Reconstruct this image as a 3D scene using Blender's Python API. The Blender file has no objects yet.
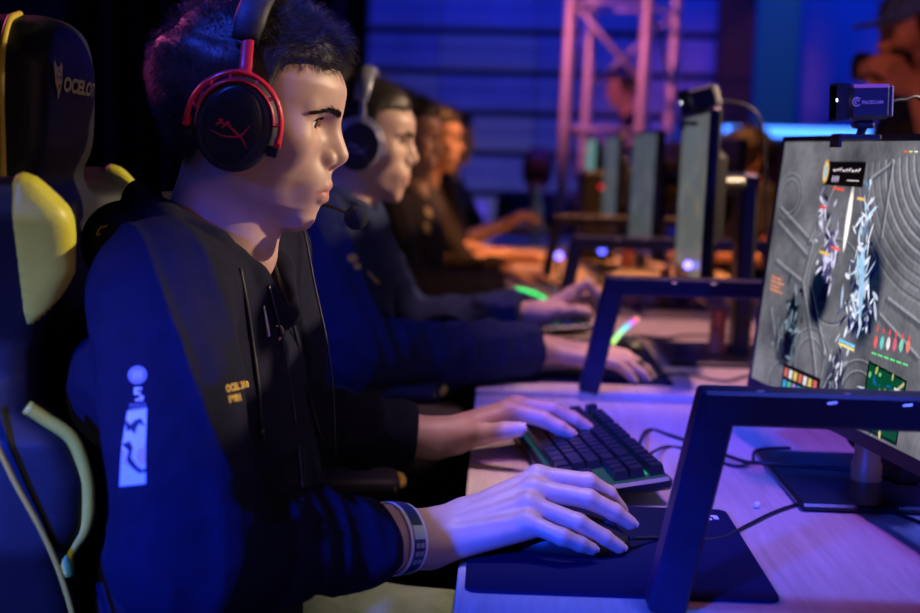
import bpy, math, random
import numpy as np
from mathutils import Vector, Matrix
from mathutils.bvhtree import BVHTree
random.seed(7); RNG = np.random.default_rng(11)
PI = math.pi
SC = bpy.context.scene
COL = SC.collection
F32 = np.float32
def A(*v): return np.array(v, dtype=np.float64)

# ------------------------------------------------------------------ camera
FPX, CAMZ = 1200.0, 1.15
cam_d = bpy.data.cameras.new('camera'); cam = bpy.data.objects.new('camera', cam_d); COL.objects.link(cam)
cam_d.sensor_width = 36; cam_d.lens = FPX/920*36; cam_d.clip_start = 0.05
CAMM = (Matrix.Translation((0, 0, CAMZ)) @ Matrix.Rotation(math.radians(1.73), 4, 'Z')
        @ Matrix.Rotation(math.radians(90-7.45), 4, 'X') @ Matrix.Rotation(math.radians(1.4), 4, 'Z'))
cam.matrix_world = CAMM
SC.camera = cam
cam_d.dof.use_dof = True; cam_d.dof.focus_distance = 1.27; cam_d.dof.aperture_fstop = 3.1
CR = np.array(CAMM.to_3x3())
def at(px, py, d):
    """world point seen at photo position px, py at distance d down the row"""
    v = CR @ A((px-460)/FPX, -(py-306.5)/FPX, -1)
    return A(0, 0, CAMZ) + v*(d/v[1])

# ------------------------------------------------------------------ scene helpers
WL = {}
def setp(o, label=None, cat=None, group=None, kind=None):
    if label: o['label'] = label
    if cat: o['category'] = cat
    if group: o['group'] = group
    if kind: o['kind'] = kind
    return o
def empty(name, loc, label=None, cat=None, group=None):
    o = bpy.data.objects.new(name, None); COL.objects.link(o); o.location = loc
    o.empty_display_size = .05
    WL[o.name] = A(*loc)
    return setp(o, label, cat, group)
class MB:
    def __init__(s): s.v = []; s.f = []; s.n = 0; s.col = None
    def add(s, v, f):
        v = np.asarray(v, dtype=np.float64).reshape(-1, 3)
        n = s.n
        s.v.append(v); s.f.extend([tuple(int(i)+n for i in q) for q in f]); s.n += len(v)
        return s
    def box(s, lo, hi, R=None, c=None, bev=0.0):
        lo = A(*lo); hi = A(*hi)
        if bev > 0:
            b = min(bev, *(abs(hi-lo)*.49))
            vs = []; idx = {}
            for sx in (0, 1):
                for sy in (0, 1):
                    for sz in (0, 1):
                        base = A(*( (hi if k else lo)[i] for i, k in enumerate((sx, sy, sz))))
                        for ax in range(3):
                            q = base.copy()
                            for a2 in range(3):
                                if a2 != ax: q[a2] += b*(-1 if (sx, sy, sz)[a2] else 1)
                            idx[(sx, sy, sz, ax)] = len(vs); vs.append(q)
            fs = []
            for ax in range(3):
                o1, o2 = (ax+1) % 3, (ax+2) % 3
                for sd in (0, 1):
                    q = []
                    for (u, w) in ((0, 0), (1, 0), (1, 1), (0, 1)):
                        k = [0, 0, 0]; k[ax] = sd; k[o1] = u; k[o2] = w
                        q.append(idx[(k[0], k[1], k[2], ax)])
                    fs.append(q if sd else q[::-1])
                for u in (0, 1):
                    for w in (0, 1):
                        k0 = [0, 0, 0]; k0[ax] = 0; k0[o1] = u; k0[o2] = w
                        k1 = list(k0); k1[ax] = 1
                        q = [idx[(*k0, o1)], idx[(*k1, o1)], idx[(*k1, o2)], idx[(*k0, o2)]]
                        fs.append(q if (u == w) else q[::-1])
            for k in [(a, b2, c2) for a in (0, 1) for b2 in (0, 1) for c2 in (0, 1)]:
                q = [idx[(*k, 0)], idx[(*k, 1)], idx[(*k, 2)]]
                fs.append(q if (sum(k) % 2) else q[::-1])
            vs = np.array(vs)
        else:
            vs = np.array([[(hi if k else lo)[i] for i, k in enumerate((a, b, c2))] for a in (0, 1) for b in (0, 1) for c2 in (0, 1)])
            fs = [(0, 1, 3, 2), (4, 6, 7, 5), (0, 4, 5, 1), (2, 3, 7, 6), (0, 2, 6, 4), (1, 5, 7, 3)]
        if R is not None: vs = vs @ np.asarray(R).T
        if c is not None: vs = vs + A(*c)
        return s.add(vs, fs)
    def tube(s, pts, r, seg=8, flat=1.0, up=(0, 0, 1), close=False):
        P = np.array(pts, dtype=np.float64); n = len(P)
        r = np.broadcast_to(np.asarray(r, dtype=np.float64), (n,))
        if close: T = np.roll(P, -1, 0)-np.roll(P, 1, 0)
        else: T = np.gradient(P, axis=0)
        T /= np.linalg.norm(T, axis=1)[:, None]+1e-12
        u = A(*up); 
        if abs(T[0] @ u) > .95: u = A(1, 0, 0)
        rings = []
        for i in range(n):
            u = u - T[i]*(u @ T[i]); u /= np.linalg.norm(u)+1e-12
            w = np.cross(T[i], u)
            a = np.arange(seg)*2*PI/seg
            rings.append(P[i]+r[i]*(np.cos(a)[:, None]*w+np.sin(a)[:, None]*u*flat))
        fs = []
        m = n if close else n-1
        for i in range(m):
            j = (i+1) % n
            for k in range(seg):
                k2 = (k+1) % seg
                fs.append((i*seg+k, i*seg+k2, j*seg+k2, j*seg+k))
        if not close:
            fs.append(tuple(range(seg))[::-1]); fs.append(tuple((n-1)*seg+k for k in range(seg)))
        return s.add(np.concatenate(rings), fs)
    def lathe(s, prof, c, axis=(0, 0, 1), up=(1, 0, 0), seg=32, sx=1.0, sy=1.0):
        """profile of (radius, height) pairs spun round an axis"""
        ax = A(*axis); ax /= np.linalg.norm(ax)
        u = A(*up); u = u-ax*(u @ ax); u /= np.linalg.norm(u); w = np.cross(ax, u)
        a = np.arange(seg)*2*PI/seg
        rings = [A(*c)+ax*h+r*(np.cos(a)[:, None]*u*sx+np.sin(a)[:, None]*w*sy) for r, h in prof]
        fs = []
        for i in range(len(prof)-1):
            for k in range(seg):
                k2 = (k+1) % seg
                fs.append((i*seg+k, i*seg+k2, (i+1)*seg+k2, (i+1)*seg+k))
        fs.append(tuple(range(seg))[::-1]); fs.append(tuple((len(prof)-1)*seg+k for k in range(seg)))
        return s.add(np.concatenate(rings), fs)
    def prism(s, poly, O, U, V, N, t):
        """flat outline given in U,V, thickened along N"""
        poly = np.array(poly); O, U, V, N = A(*O), A(*U), A(*V), A(*N)
        n = len(poly)
        a = O+poly[:, :1]*U+poly[:, 1:]*V
        return s.add(np.concatenate([a, a+N*t]), [tuple(range(n))[::-1], tuple(range(n, 2*n))] + [(i, (i+1) % n, n+(i+1) % n, n+i) for i in range(n)])
    def mesh(s, name, off=(0, 0, 0)):
        me = bpy.data.meshes.new(name)
        v = np.concatenate(s.v)-A(*off)
        me.from_pydata(v.tolist(), [], s.f); me.update()
        return me
def obj(name, m, mt, parent=None, smooth=False, angle=None, off=None):
    """links geometry as one object; m holds world coordinates"""
    if isinstance(m, MB): v = np.concatenate(m.v); f = m.f
    else: v, f = m
    v = np.asarray(v, dtype=np.float64)
    if parent is not None: o_ = WL[parent.name]
    elif off is not None: o_ = A(*off)
    else: o_ = A((v[:, 0].min()+v[:, 0].max())/2, (v[:, 1].min()+v[:, 1].max())/2, v[:, 2].min())
    me = bpy.data.meshes.new(name)
    if isinstance(f, np.ndarray):
        vv = (v-o_).astype(np.float32)
        me.vertices.add(len(vv)); me.vertices.foreach_set('co', vv.ravel())
        k = f.shape[1]
        me.loops.add(f.size); me.loops.foreach_set('vertex_index', f.ravel().astype(np.int32))
        me.polygons.add(len(f)); me.polygons.foreach_set('loop_start', np.arange(0, f.size, k, dtype=np.int32))
        me.update(calc_edges=True)
    else:
        me.from_pydata((v-o_).tolist(), [], f); me.update()
    me.validate()
    if isinstance(mt, (list, tuple)):
        for q in mt: me.materials.append(q)
    elif mt is not None: me.materials.append(mt)
    if smooth:
        me.polygons.foreach_set('use_smooth', [True]*len(me.polygons))
        if angle:
            try: me.set_sharp_from_angle(angle=math.radians(angle))
            except Exception: pass
    o = bpy.data.objects.new(name, me); COL.objects.link(o)
    if parent is not None: o.parent = parent; WL[o.name] = WL[parent.name]
    else: o.location = o_; WL[o.name] = o_
    return o
def copy_tree(o, parent=None, kids=None):
    c = o.copy(); COL.objects.link(c); c.parent = parent
    for ch in list(o.children): copy_tree(ch, c)
    return c
def crom(pts, n=6, close=False):
    P = np.array(pts, dtype=np.float64)
    if close: Q = np.concatenate([P[-1:], P, P[:2]])
    else: Q = np.concatenate([2*P[:1]-P[1:2], P, 2*P[-1:]-P[-2:-1]])
    out = []
    m = len(P) if close else len(P)-1
    for i in range(m):
        a, b, c, d = Q[i:i+4]
        for t in np.arange(n)/n:
            out.append(.5*((2*b)+(c-a)*t+(2*a-5*b+4*c-d)*t*t+(3*b-a-3*c+d)*t**3))
    if not close: out.append(P[-1])
    return np.array(out)

# ------------------------------------------------------------------ materials
def mat(name, col, rough=.5, metal=0., spec=.5, bump=0., bscale=200., var=0., vscale=8., sss=0., sheen=0., emit=None, estr=0., coat=0., vcol=None, stretch=None, trans=0.):
    m = bpy.data.materials.new(name); m.use_nodes = True
    nt = m.node_tree; b = nt.nodes['Principled BSDF']; L = nt.links
    b.inputs['Base Color'].default_value = (*col, 1); b.inputs['Roughness'].default_value = rough
    b.inputs['Metallic'].default_value = metal; b.inputs['Specular IOR Level'].default_value = spec
    b.inputs['Coat Weight'].default_value = coat; b.inputs['Sheen Weight'].default_value = sheen
    b.inputs['Transmission Weight'].default_value = trans
    if sss:
        b.inputs['Subsurface Weight'].default_value = sss; b.inputs['Subsurface Radius'].default_value = (.012, .005, .003)
        b.inputs['Subsurface Scale'].default_value = 1.0
    tc = nt.nodes.new('ShaderNodeTexCoord'); src = tc.outputs['Object']
    if stretch:
        mp = nt.nodes.new('ShaderNodeMapping'); mp.inputs['Scale'].default_value = stretch
        L.new(src, mp.inputs['Vector']); src = mp.outputs['Vector']
    colsock = None
    if vcol:
        at_ = nt.nodes.new('ShaderNodeAttribute'); at_.attribute_name = vcol; colsock = at_.outputs['Color']
    if var:
        n = nt.nodes.new('ShaderNodeTexNoise'); n.inputs['Scale'].default_value = vscale; n.inputs['Detail'].default_value = 5
        L.new(src, n.inputs['Vector'])
        r = nt.nodes.new('ShaderNodeMapRange'); r.inputs['From Min'].default_value = .3; r.inputs['From Max'].default_value = .7
        r.inputs['To Min'].default_value = 1-var; r.inputs['To Max'].default_value = 1+var
        L.new(n.outputs['Fac'], r.inputs['Value'])
        mx = nt.nodes.new('ShaderNodeVectorMath'); mx.operation = 'SCALE'
        if colsock: L.new(colsock, mx.inputs[0])
        else: mx.inputs[0].default_value = col
        L.new(r.outputs['Result'], mx.inputs['Scale']); colsock = mx.outputs['Vector']
    if colsock: L.new(colsock, b.inputs['Base Color'])
    if bump:
        n = nt.nodes.new('ShaderNodeTexNoise'); n.inputs['Scale'].default_value = bscale; n.inputs['Detail'].default_value = 4
        L.new(src, n.inputs['Vector'])
        bp = nt.nodes.new('ShaderNodeBump'); bp.inputs['Strength'].default_value = bump; bp.inputs['Distance'].default_value = .002
        L.new(n.outputs['Fac'], bp.inputs['Height']); L.new(bp.outputs['Normal'], b.inputs['Normal'])
    if emit is not None:
        b.inputs['Emission Color'].default_value = (*emit, 1); b.inputs['Emission Strength'].default_value = estr
    return m
M = {}
def mk(k, *a, **kw): M[k] = mat(k, *a, **kw)
mk('skin', (.60, .38, .29), rough=.46, sss=.25, bump=.12, bscale=700, vcol='tint', var=.07, vscale=40)
mk('hair', (.030, .022, .019), rough=.5, spec=.45)
mk('brow', (.010, .007, .006), rough=.8, spec=.1); mk('brown_hair', (.09, .035, .02), rough=.5)
mk('eye_white', (.75, .72, .70), rough=.15); mk('iris', (.05, .028, .018), rough=.08)
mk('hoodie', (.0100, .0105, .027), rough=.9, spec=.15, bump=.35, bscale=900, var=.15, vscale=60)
mk('navy', (.022, .034, .095), rough=.9, spec=.15, bump=.3, bscale=700, var=.15, vscale=50)
mk('black_cloth', (.018, .016, .018), rough=.85, bump=.3, bscale=500)
mk('brown_cloth', (.05, .032, .028), rough=.85, bump=.3, bscale=500)
mk('khaki', (.20, .235, .12), rough=.9, bump=.5, bscale=300, var=.25, vscale=30)
mk('darkpants', (.02, .02, .025), rough=.9)
mk('shoe', (.03, .03, .03), rough=.6); mk('sole', (.5, .5, .5), rough=.6)
mk('gold_print', (.75, .48, .06), rough=.5); mk('white_print', (.8, .78, .82), rough=.5); mk('peach_print', (.75, .52, .35), rough=.5)
mk('ink', (.012, .012, .03), rough=.6); mk('grey_print', (.35, .33, .42), rough=.6)
mk('red', (.75, .02, .035), rough=.33, spec=.5, coat=.2); mk('red_print', (.7, .02, .03), rough=.5)
mk('black_plastic', (.012, .012, .015), rough=.38, bump=.05, bscale=900); mk('soft_black', (.016, .016, .02), rough=.6, bump=.2, bscale=300)
mk('silver_blue', (.35, .38, .5), rough=.35, metal=.3)
mk('foam', (.008, .008, .009), rough=1., bump=1., bscale=900)
mk('leather', (.009, .009, .011), rough=.55, spec=.3, bump=.15, bscale=400)
mk('yellow_leather', (.62, .60, .045), rough=.42, bump=.2, bscale=350)
mk('piping', (.62, .47, .04), rough=.5)
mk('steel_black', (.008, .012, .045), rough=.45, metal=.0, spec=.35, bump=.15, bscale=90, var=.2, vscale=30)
mk('worn', (.6, .58, .55), rough=.4, metal=.5)  # pale metal of the flecks on the frame top bars
mk('keycap', (.012, .012, .016), rough=.3, spec=.6); mk('legend', (.45, .5, .6), rough=.5)
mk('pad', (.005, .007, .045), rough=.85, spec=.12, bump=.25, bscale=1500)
mk('metal', (.6, .6, .62), rough=.35, metal=.9)
mk('alu', (.75, .72, .74), rough=.42, metal=.35)
mk('glass_dark', (.01, .01, .015), rough=.28, spec=.5)
mk('cable', (.012, .012, .018), rough=.45)
mk('white_bit', (.85, .85, .82), rough=.5)
mk('curtain', (.012, .01, .012), rough=.95); mk('floor', (.02, .018, .022), rough=.5, bump=.1, bscale=30)
mk('orange_lit_pole', (.75, .22, .08), rough=.4)  # orange light on the monitor poles, put into the base colour
def emat(name, col, s):
    m = mat(name, (0.01, 0.01, 0.01), rough=.4, emit=col, estr=s); M[name] = m; return m
emat('led_green', (.03, 1, .22), 2.2); emat('led_blue', (.08, .10, 1), 4.5); emat('led_cyan', (.1, .8, 1), .06)
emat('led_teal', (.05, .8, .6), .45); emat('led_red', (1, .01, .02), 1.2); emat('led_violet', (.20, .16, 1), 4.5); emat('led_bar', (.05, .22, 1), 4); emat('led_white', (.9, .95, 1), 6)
emat('purple_lit_glow', (.12, .08, .9), .7)  # emission standing in for purple light on the far box
def rainbow():
    m = emat('led_rainbow', (1, 1, 1), 1.6); nt = m.node_tree; b = nt.nodes['Principled BSDF']
    tc = nt.nodes.new('ShaderNodeTexCoord'); sp = nt.nodes.new('ShaderNodeSeparateXYZ'); r = nt.nodes.new('ShaderNodeValToRGB')
    nt.links.new(tc.outputs['Generated'], sp.inputs[0]); nt.links.new(sp.outputs['Y'], r.inputs[0])
    e = r.color_ramp.elements
    e[0].position = 0; e[0].color = (.6, 1, .05, 1); e[1].position = 1; e[1].color = (1, .7, .05, 1)
    for p, c in ((.3, (.05, .7, 1, 1)), (.55, (.6, .1, 1, 1)), (.75, (1, .15, .3, 1))):
        q = e.new(p); q.color = c
    nt.links.new(r.outputs[0], b.inputs['Emission Color'])
rainbow()
def wood():
    m = bpy.data.materials.new('desk_wood'); m.use_nodes = True; nt = m.node_tree; b = nt.nodes['Principled BSDF']; L = nt.links
    tc = nt.nodes.new('ShaderNodeTexCoord'); mp = nt.nodes.new('ShaderNodeMapping'); mp.inputs['Scale'].default_value = (26, 2.2, 5)
    n = nt.nodes.new('ShaderNodeTexNoise'); n.inputs['Scale'].default_value = 3.0; n.inputs['Detail'].default_value = 7; n.inputs['Roughness'].default_value = .65; n.inputs['Distortion'].default_value = .6
    r = nt.nodes.new('ShaderNodeValToRGB'); e = r.color_ramp.elements
    e[0].position = .3; e[0].color = (.52, .41, .31, 1); e[1].position = .72; e[1].color = (.68, .57, .46, 1)
    L.new(tc.outputs['Object'], mp.inputs[0]); L.new(mp.outputs[0], n.inputs['Vector']); L.new(n.outputs['Fac'], r.inputs[0]); L.new(r.outputs[0], b.inputs['Base Color'])
    b.inputs['Roughness'].default_value = .5
    bp = nt.nodes.new('ShaderNodeBump'); bp.inputs['Strength'].default_value = .06; L.new(n.outputs['Fac'], bp.inputs['Height']); L.new(bp.outputs[0], b.inputs['Normal'])
    M['wood'] = m
wood()

# ------------------------------------------------------------------ smooth solid modelling (distance fields meshed into quads)
def smin(a, b, k):
    h = np.clip(.5+.5*(b-a)/k, 0, 1); return b*(1-h)+a*h-k*h*(1-h)
def smax(a, b, k): return -smin(-a, -b, k)
def cap(p, a, b, ra, rb):
    a = A(*a).astype(F32); b = A(*b).astype(F32); ba = b-a; pa = p-a
    t = np.clip(pa @ ba/(ba @ ba+1e-12), 0, 1)
    return np.linalg.norm(pa-t[:, None]*ba, axis=1)-(ra+(rb-ra)*t)
def chain(p, pts, rad, k=.01):
    d = None
    for i in range(len(pts)-1):
        e = cap(p, pts[i], pts[i+1], rad[i], rad[i+1])
        d = e if d is None else smin(d, e, k)
    return d
def ell(p, c, r, R=None):
    q = p-A(*c).astype(F32)
    if R is not None: q = q @ np.asarray(R, dtype=F32)
    r = A(*r).astype(F32)
    k0 = np.linalg.norm(q/r, axis=1); k1 = np.linalg.norm(q/(r*r), axis=1)+1e-9
    return k0*(k0-1)/k1
def rbox(p, c, h, r, R=None):
    q = p-A(*c).astype(F32)
    if R is not None: q = q @ np.asarray(R, dtype=F32)
    q = np.abs(q)-(A(*h).astype(F32)-r)
    return np.linalg.norm(np.maximum(q, 0), axis=1)+np.minimum(q.max(1), 0)-r
_W = RNG.normal(size=(10, 3)).astype(F32); _W /= np.linalg.norm(_W, axis=1)[:, None]; _PH = RNG.uniform(0, 6.28, 10).astype(F32)
def wob(p, s, n=5, off=0):
    o = 0
    w = np.sin(p @ _W[off % 10]*s*.6+1.3)*1.3
    for i in range(n): o = o+np.sin(p @ _W[(i+off) % 10]*s*(.7+.22*i)+_PH[i]+w)
    return o/n
def surfnet(f, lo, hi, h):
    lo = A(*lo); hi = A(*hi); B = 6
    n = (np.ceil((hi-lo)/h/B).astype(int))*B+1
    nb = (n-1)//B
    ax = [lo[i]+h*np.arange(n[i]) for i in range(3)]
    cx = [lo[i]+h*B*(np.arange(nb[i])+.5) for i in range(3)]
    C = np.stack(np.meshgrid(*cx, indexing='ij'), -1).reshape(-1, 3).astype(F32)
    vc = np.concatenate([f(C[i:i+200000]) for i in range(0, len(C), 200000)])
    keep = np.abs(vc) < h*B*1.25
    V = np.repeat(np.repeat(np.repeat(np.sign(vc).reshape(nb), B, 0), B, 1), B, 2).astype(F32)
    V = np.pad(V, ((0, 1),)*3, mode='edge')*1.0
    ids = np.argwhere(keep.reshape(nb))
    g = np.stack(np.meshgrid(*[np.arange(B+1)]*3, indexing='ij'), -1).reshape(-1, 3)
    for i in range(0, len(ids), 1200):
        I = (ids[i:i+1200, None, :]*B+g[None]).reshape(-1, 3)
        P = (lo+I*h).astype(F32)
        V[I[:, 0], I[:, 1], I[:, 2]] = f(P)
    S = V < 0
    m = n-1
    cnt = np.zeros(m, np.int8)
    corners = [(a, b, c) for a in (0, 1) for b in (0, 1) for c in (0, 1)]
    for a, b, c in corners: cnt += S[a:a+m[0], b:b+m[1], c:c+m[2]]
    act = np.argwhere((cnt > 0) & (cnt < 8))
    vid = -np.ones(m, np.int32); vid[act[:, 0], act[:, 1], act[:, 2]] = np.arange(len(act))
    acc = np.zeros((len(act), 3)); num = np.zeros(len(act))
    for ca in corners:
        for k in range(3):
            if ca[k]: continue
            cb = list(ca); cb[k] = 1
            i0 = act+A(*ca).astype(int); i1 = act+A(*cb).astype(int)
            v0 = V[i0[:, 0], i0[:, 1], i0[:, 2]]; v1 = V[i1[:, 0], i1[:, 1], i1[:, 2]]
            x = (v0 < 0) != (v1 < 0)
            t = np.where(x, v0/np.where(x, v0-v1, 1), 0)
            q = np.repeat(A(*ca)[None], len(act), 0); q[:, k] = t
            acc[x] += q[x]; num[x] += 1
    verts = lo+h*(act+acc/num[:, None])
    quads = []
    for k in range(3):
        sl0 = [slice(None)]*3; sl1 = [slice(None)]*3
        sl0[k] = slice(0, -1); sl1[k] = slice(1, None)
        x = S[tuple(sl0)] != S[tuple(sl1)]
        E = np.argwhere(x)
        u, w = (k+1) % 3, (k+2) % 3
        E = E[(E[:, u] > 0) & (E[:, w] > 0) & (E[:, u] < m[u]) & (E[:, w] < m[w])]
        ins = S[E[:, 0], E[:, 1], E[:, 2]]
        q = []
        for du, dw in ((-1, -1), (0, -1), (0, 0), (-1, 0)):
            c = E.copy(); c[:, u] += du; c[:, w] += dw
            q.append(vid[c[:, 0], c[:, 1], c[:, 2]])
        q = np.stack(q, 1); q[~ins] = q[~ins][:, ::-1]
        quads.append(q)
    Q = np.concatenate(quads); Q = Q[(Q >= 0).all(1)]
    return verts, Q
def joinm(ms):
    v = []; f = []; n = 0
    for a, b in ms: v.append(a); f.append(b+n); n += len(a)
    return np.concatenate(v), np.concatenate(f)
def rotzy(yaw, pitch, roll=0):
    """local frame: x forward, y left, z up; positive pitch looks down"""
    return np.array((Matrix.Rotation(yaw, 3, 'Z') @ Matrix.Rotation(pitch, 3, 'Y') @ Matrix.Rotation(roll, 3, 'X')))
# ------------------------------------------------------------------ people
_Z = A(-.112, -.10, -.09, -.08, -.07, -.06, -.05, -.035, -.02, 0, .015, .035, .05, .06)
_XF = A(.060, .080, .0945, .1005, .1010, .1015, .1035, .1045, .1045, .1035, .1045, .1075, .108, .106)
_XB = A(.02, .01, 0, -.01, -.02, -.03, -.035, -.05, -.06, -.07, -.075, -.08, -.08, -.08)
_W2 = A(.018, .030, .040, .048, .053, .0570, .0600, .0635, .0665, .0690, .0705, .0725, .074, .074)
def face_sdf(p, ear=True):
    """head in its own frame: x to the nose, y to the left ear, z up, origin between the ears"""
    x, z = p[:, 0], p[:, 2]; ya = np.abs(p[:, 1])
    s = np.stack([x, ya, z], 1)
    d = ell(p, (.0145, 0, .038), (.0940, .0765, .080))
    xf = np.interp(z, _Z, _XF); xb = np.interp(z, _Z, _XB); w = np.interp(z, _Z, _W2)
    xc = (xf+xb)*.5-.012; a = np.where(x > xc, xf-xc, xc-xb)
    nn = 2.08
    g = ((np.abs(x-xc)/a)**nn+(ya/w)**nn)**(1/nn)-1
    f = g*np.minimum(a, w)*.85
    f = smax(f, z-.06, .02)
    # underside of the jaw
    f = smax(f, ((.090-x)*.45+(-.105-z)*1.0)*.88, .016)
    f = smax(f, -(z+.106), .012)
    d = smin(d, f, .022)
    d = smin(d, ell(s, (.062, .050, -.012), (.026, .015, .018)), .026)
    d = smin(d, cap(s, (.1005, .008, .0245), (.083, .046, .0250), .0078, .0055), .012)
    d = smax(d, -ell(s, (.1125, .033, .0090), (.0225, .0195, .0110)), .012)
    # chin and muzzle
    d = smin(d, ell(s, (.0885, 0, -.0915), (.0165, .021, .0150)), .014)
    d = smin(d, ell(s, (.090, 0, -.052), (.0235, .029, .026)), .018)
    # nose
    d = smin(d, cap(p, (.1030, 0, .016), (.1190, 0, -.0175), .0068, .0100), .010)
    d = smin(d, cap(p, (.094, 0, .012), (.1030, 0, -.021), .0095, .0150), .012)
    d = smin(d, ell(s, (.1045, .0138, -.0240), (.0125, .0064, .0095)), .004)
    d = smin(d, cap(p, (.117, 0, -.024), (.108, 0, -.032), .0052, .0050), .004)
    d = smax(d, -ell(s, (.1105, .0085, -.0325), (.0068, .0036, .0042)), .003)
    # lips
    d = smin(d, chain(s, [(.1135, 0, -.0515), (.110, .012, -.0535), (.0965, .025, -.0590)], [.0042, .0042, .0022], .004), .005)
    d = smin(d, chain(s, [(.1110, 0, -.0655), (.108, .012, -.0645), (.0965, .024, -.0600)], [.0056, .0046, .002], .004), .005)
    d = smax(d, -chain(s, [(.119, 0, -.0585), (.1135, .013, -.0588), (.0965, .027, -.0605)], [.0011, .0012, .0012], .002), .002)
    # eyelids round the eyeball
    e = A(.0812, .0310, .0095)
    d = smin(d, np.linalg.norm(s-e.astype(F32), axis=1)-.0139, .0045)
    yy = (ya-.0315)/.0135
    up = .0064*(1-yy*yy)+.0006; lo_ = -.0046*(1-yy*yy)-.0002
    zz = z-.0095
    slit = np.maximum(np.maximum(zz-up, lo_-zz), np.linalg.norm(s-e.astype(F32), axis=1)-.0175)
    slit = np.maximum(slit, -(x-.081))
    d = smax(d, -slit, .0012)
    if ear:
        R = rotzy(math.radians(-14), math.radians(-12))
        r = ell(s, (-.004, .076, .004), (.018, .0055, .031), R)
        r = smax(r, -ell(s, (.001, .083, .004), (.011, .006, .021), R), .004)
        d = smin(d, r, .006)
    return d
def head_tint(q, base):
    """colour of the skin itself: lips a little redder"""
    c = np.repeat(A(*base)[None], len(q), 0)
    y = np.abs(q[:, 1])
    lz = -.0585-.0012*(y/.024)**2
    h = .0088*np.clip(1-(y/.026)**2, 0, 1)
    m = np.clip(1-(np.abs(q[:, 2]-lz)-h)/.0025, 0, 1)*(q[:, 0] > .092)*(y < .027)
    return c*(1-m[:, None])+m[:, None]*(c*A(.92, .66, .68))
FR = {}
def hand_joints(w, F, N, side, curl=(.35, .4, .25), spread=1.0, size=1.0, thumb=.5):
    """relaxed hand: wrist point, forward, palm normal (down), side = which way the thumb points"""
    F = A(*F); F /= np.linalg.norm(F); N = A(*N); N = N-F*(N @ F); N /= np.linalg.norm(N)
    S = np.cross(F, N)*side
    w = A(*w); out = []
    for i, (lat, fw, seg) in enumerate(((.029, .088, (.042, .025, .019)), (.009, .092, (.046, .029, .020)), (-.011, .088, (.043, .027, .020)), (-.029, .080, (.034, .020, .018)))):
        m = w+(F*fw+S*lat-N*.004)*size
        a = 0; pts = [m]; dirn = F+S*(lat*3.0*spread)
        dirn /= np.linalg.norm(dirn)
        for k in range(3):
            a += curl[k]
            pts.append(pts[-1]+(dirn*math.cos(a)+N*math.sin(a))*seg[k]*size)
        out.append(pts)
    t0 = w+(F*.022+S*.022+N*.008)*size
    t1 = t0+(F*.036+S*.026+N*.006)*size
    t2 = t1+(F*.030+S*(.020-.02*thumb)+N*.006)*size
    t3 = t2+(F*.024+S*(.006-.02*thumb)+N*.006)*size
    out.append([t0, t1, t2, t3])
    return out
def hand_sdf(p, w, H, elbow, rs=1.0, wr=.026):
    """H: index, middle, ring, little finger as 4 joints each, then the thumb"""
    w = A(*w)
    d = None
    fr = ((.0108, .0100, .0089, .0073), (.0110, .0102, .0091, .0075), (.0106, .0097, .0087, .0072), (.0097, .0087, .0077, .0064))
    m = [A(*H[i][0]) for i in range(4)]
    acr = m[0]-m[3]; acr /= np.linalg.norm(acr)
    fwd = (m[1]+m[2])*.5-w; fwd /= np.linalg.norm(fwd); nrm = np.cross(acr, fwd); nrm /= np.linalg.norm(nrm)
    if nrm[2] > 0: nrm = -nrm
    for i in range(4):
        off = acr*((1.5-i)*.009)
        e = cap(p, w+off+nrm*.004, m[i]+nrm*.006, .0175*rs, .0138*rs)
        d = e if d is None else smin(d, e, .012)
    T = [A(*q) for q in H[4]]
    d = smin(d, chain(p, [w+(T[0]-w)*.3+nrm*.004, T[0]+nrm*.002, T[1]], [.017*rs, .0175*rs, .0125*rs], .012), .014)
    for i in range(4):
        r = [q*rs for q in fr[i]]
        J = [A(*q) for q in H[i]]
        e = chain(p, J, r, .0035)
        e = smin(e, np.linalg.norm(p-(J[0]+nrm*.0005).astype(F32), axis=1)-r[0]*1.0, .008)
        d = smin(d, e, .0055)
    e = chain(p, T[1:], [.0118*rs, .0108*rs, .0088*rs], .003)
    d = smin(d, e, .007)
    for i in range(4):
        off = acr*((1.5-i)*.006)
        d = smin(d, cap(p, w+off-nrm*.013*rs*0-nrm*.010, m[i]-nrm*.0052, .0030, .0042), .006)
    # forearm, flat at the wrist
    el = A(*elbow)
    ax = w-el; ax /= np.linalg.norm(ax)
    t = (p-w.astype(F32)) @ ax.astype(F32)
    fa = smin(cap(p, w+acr*.009, el+acr*.012, .0205*rs*wr/.026, .034*rs), cap(p, w-acr*.009, el-acr*.012, .0205*rs*wr/.026, .034*rs), .012)
    d = smin(d, fa, .016)
    return d
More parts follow.
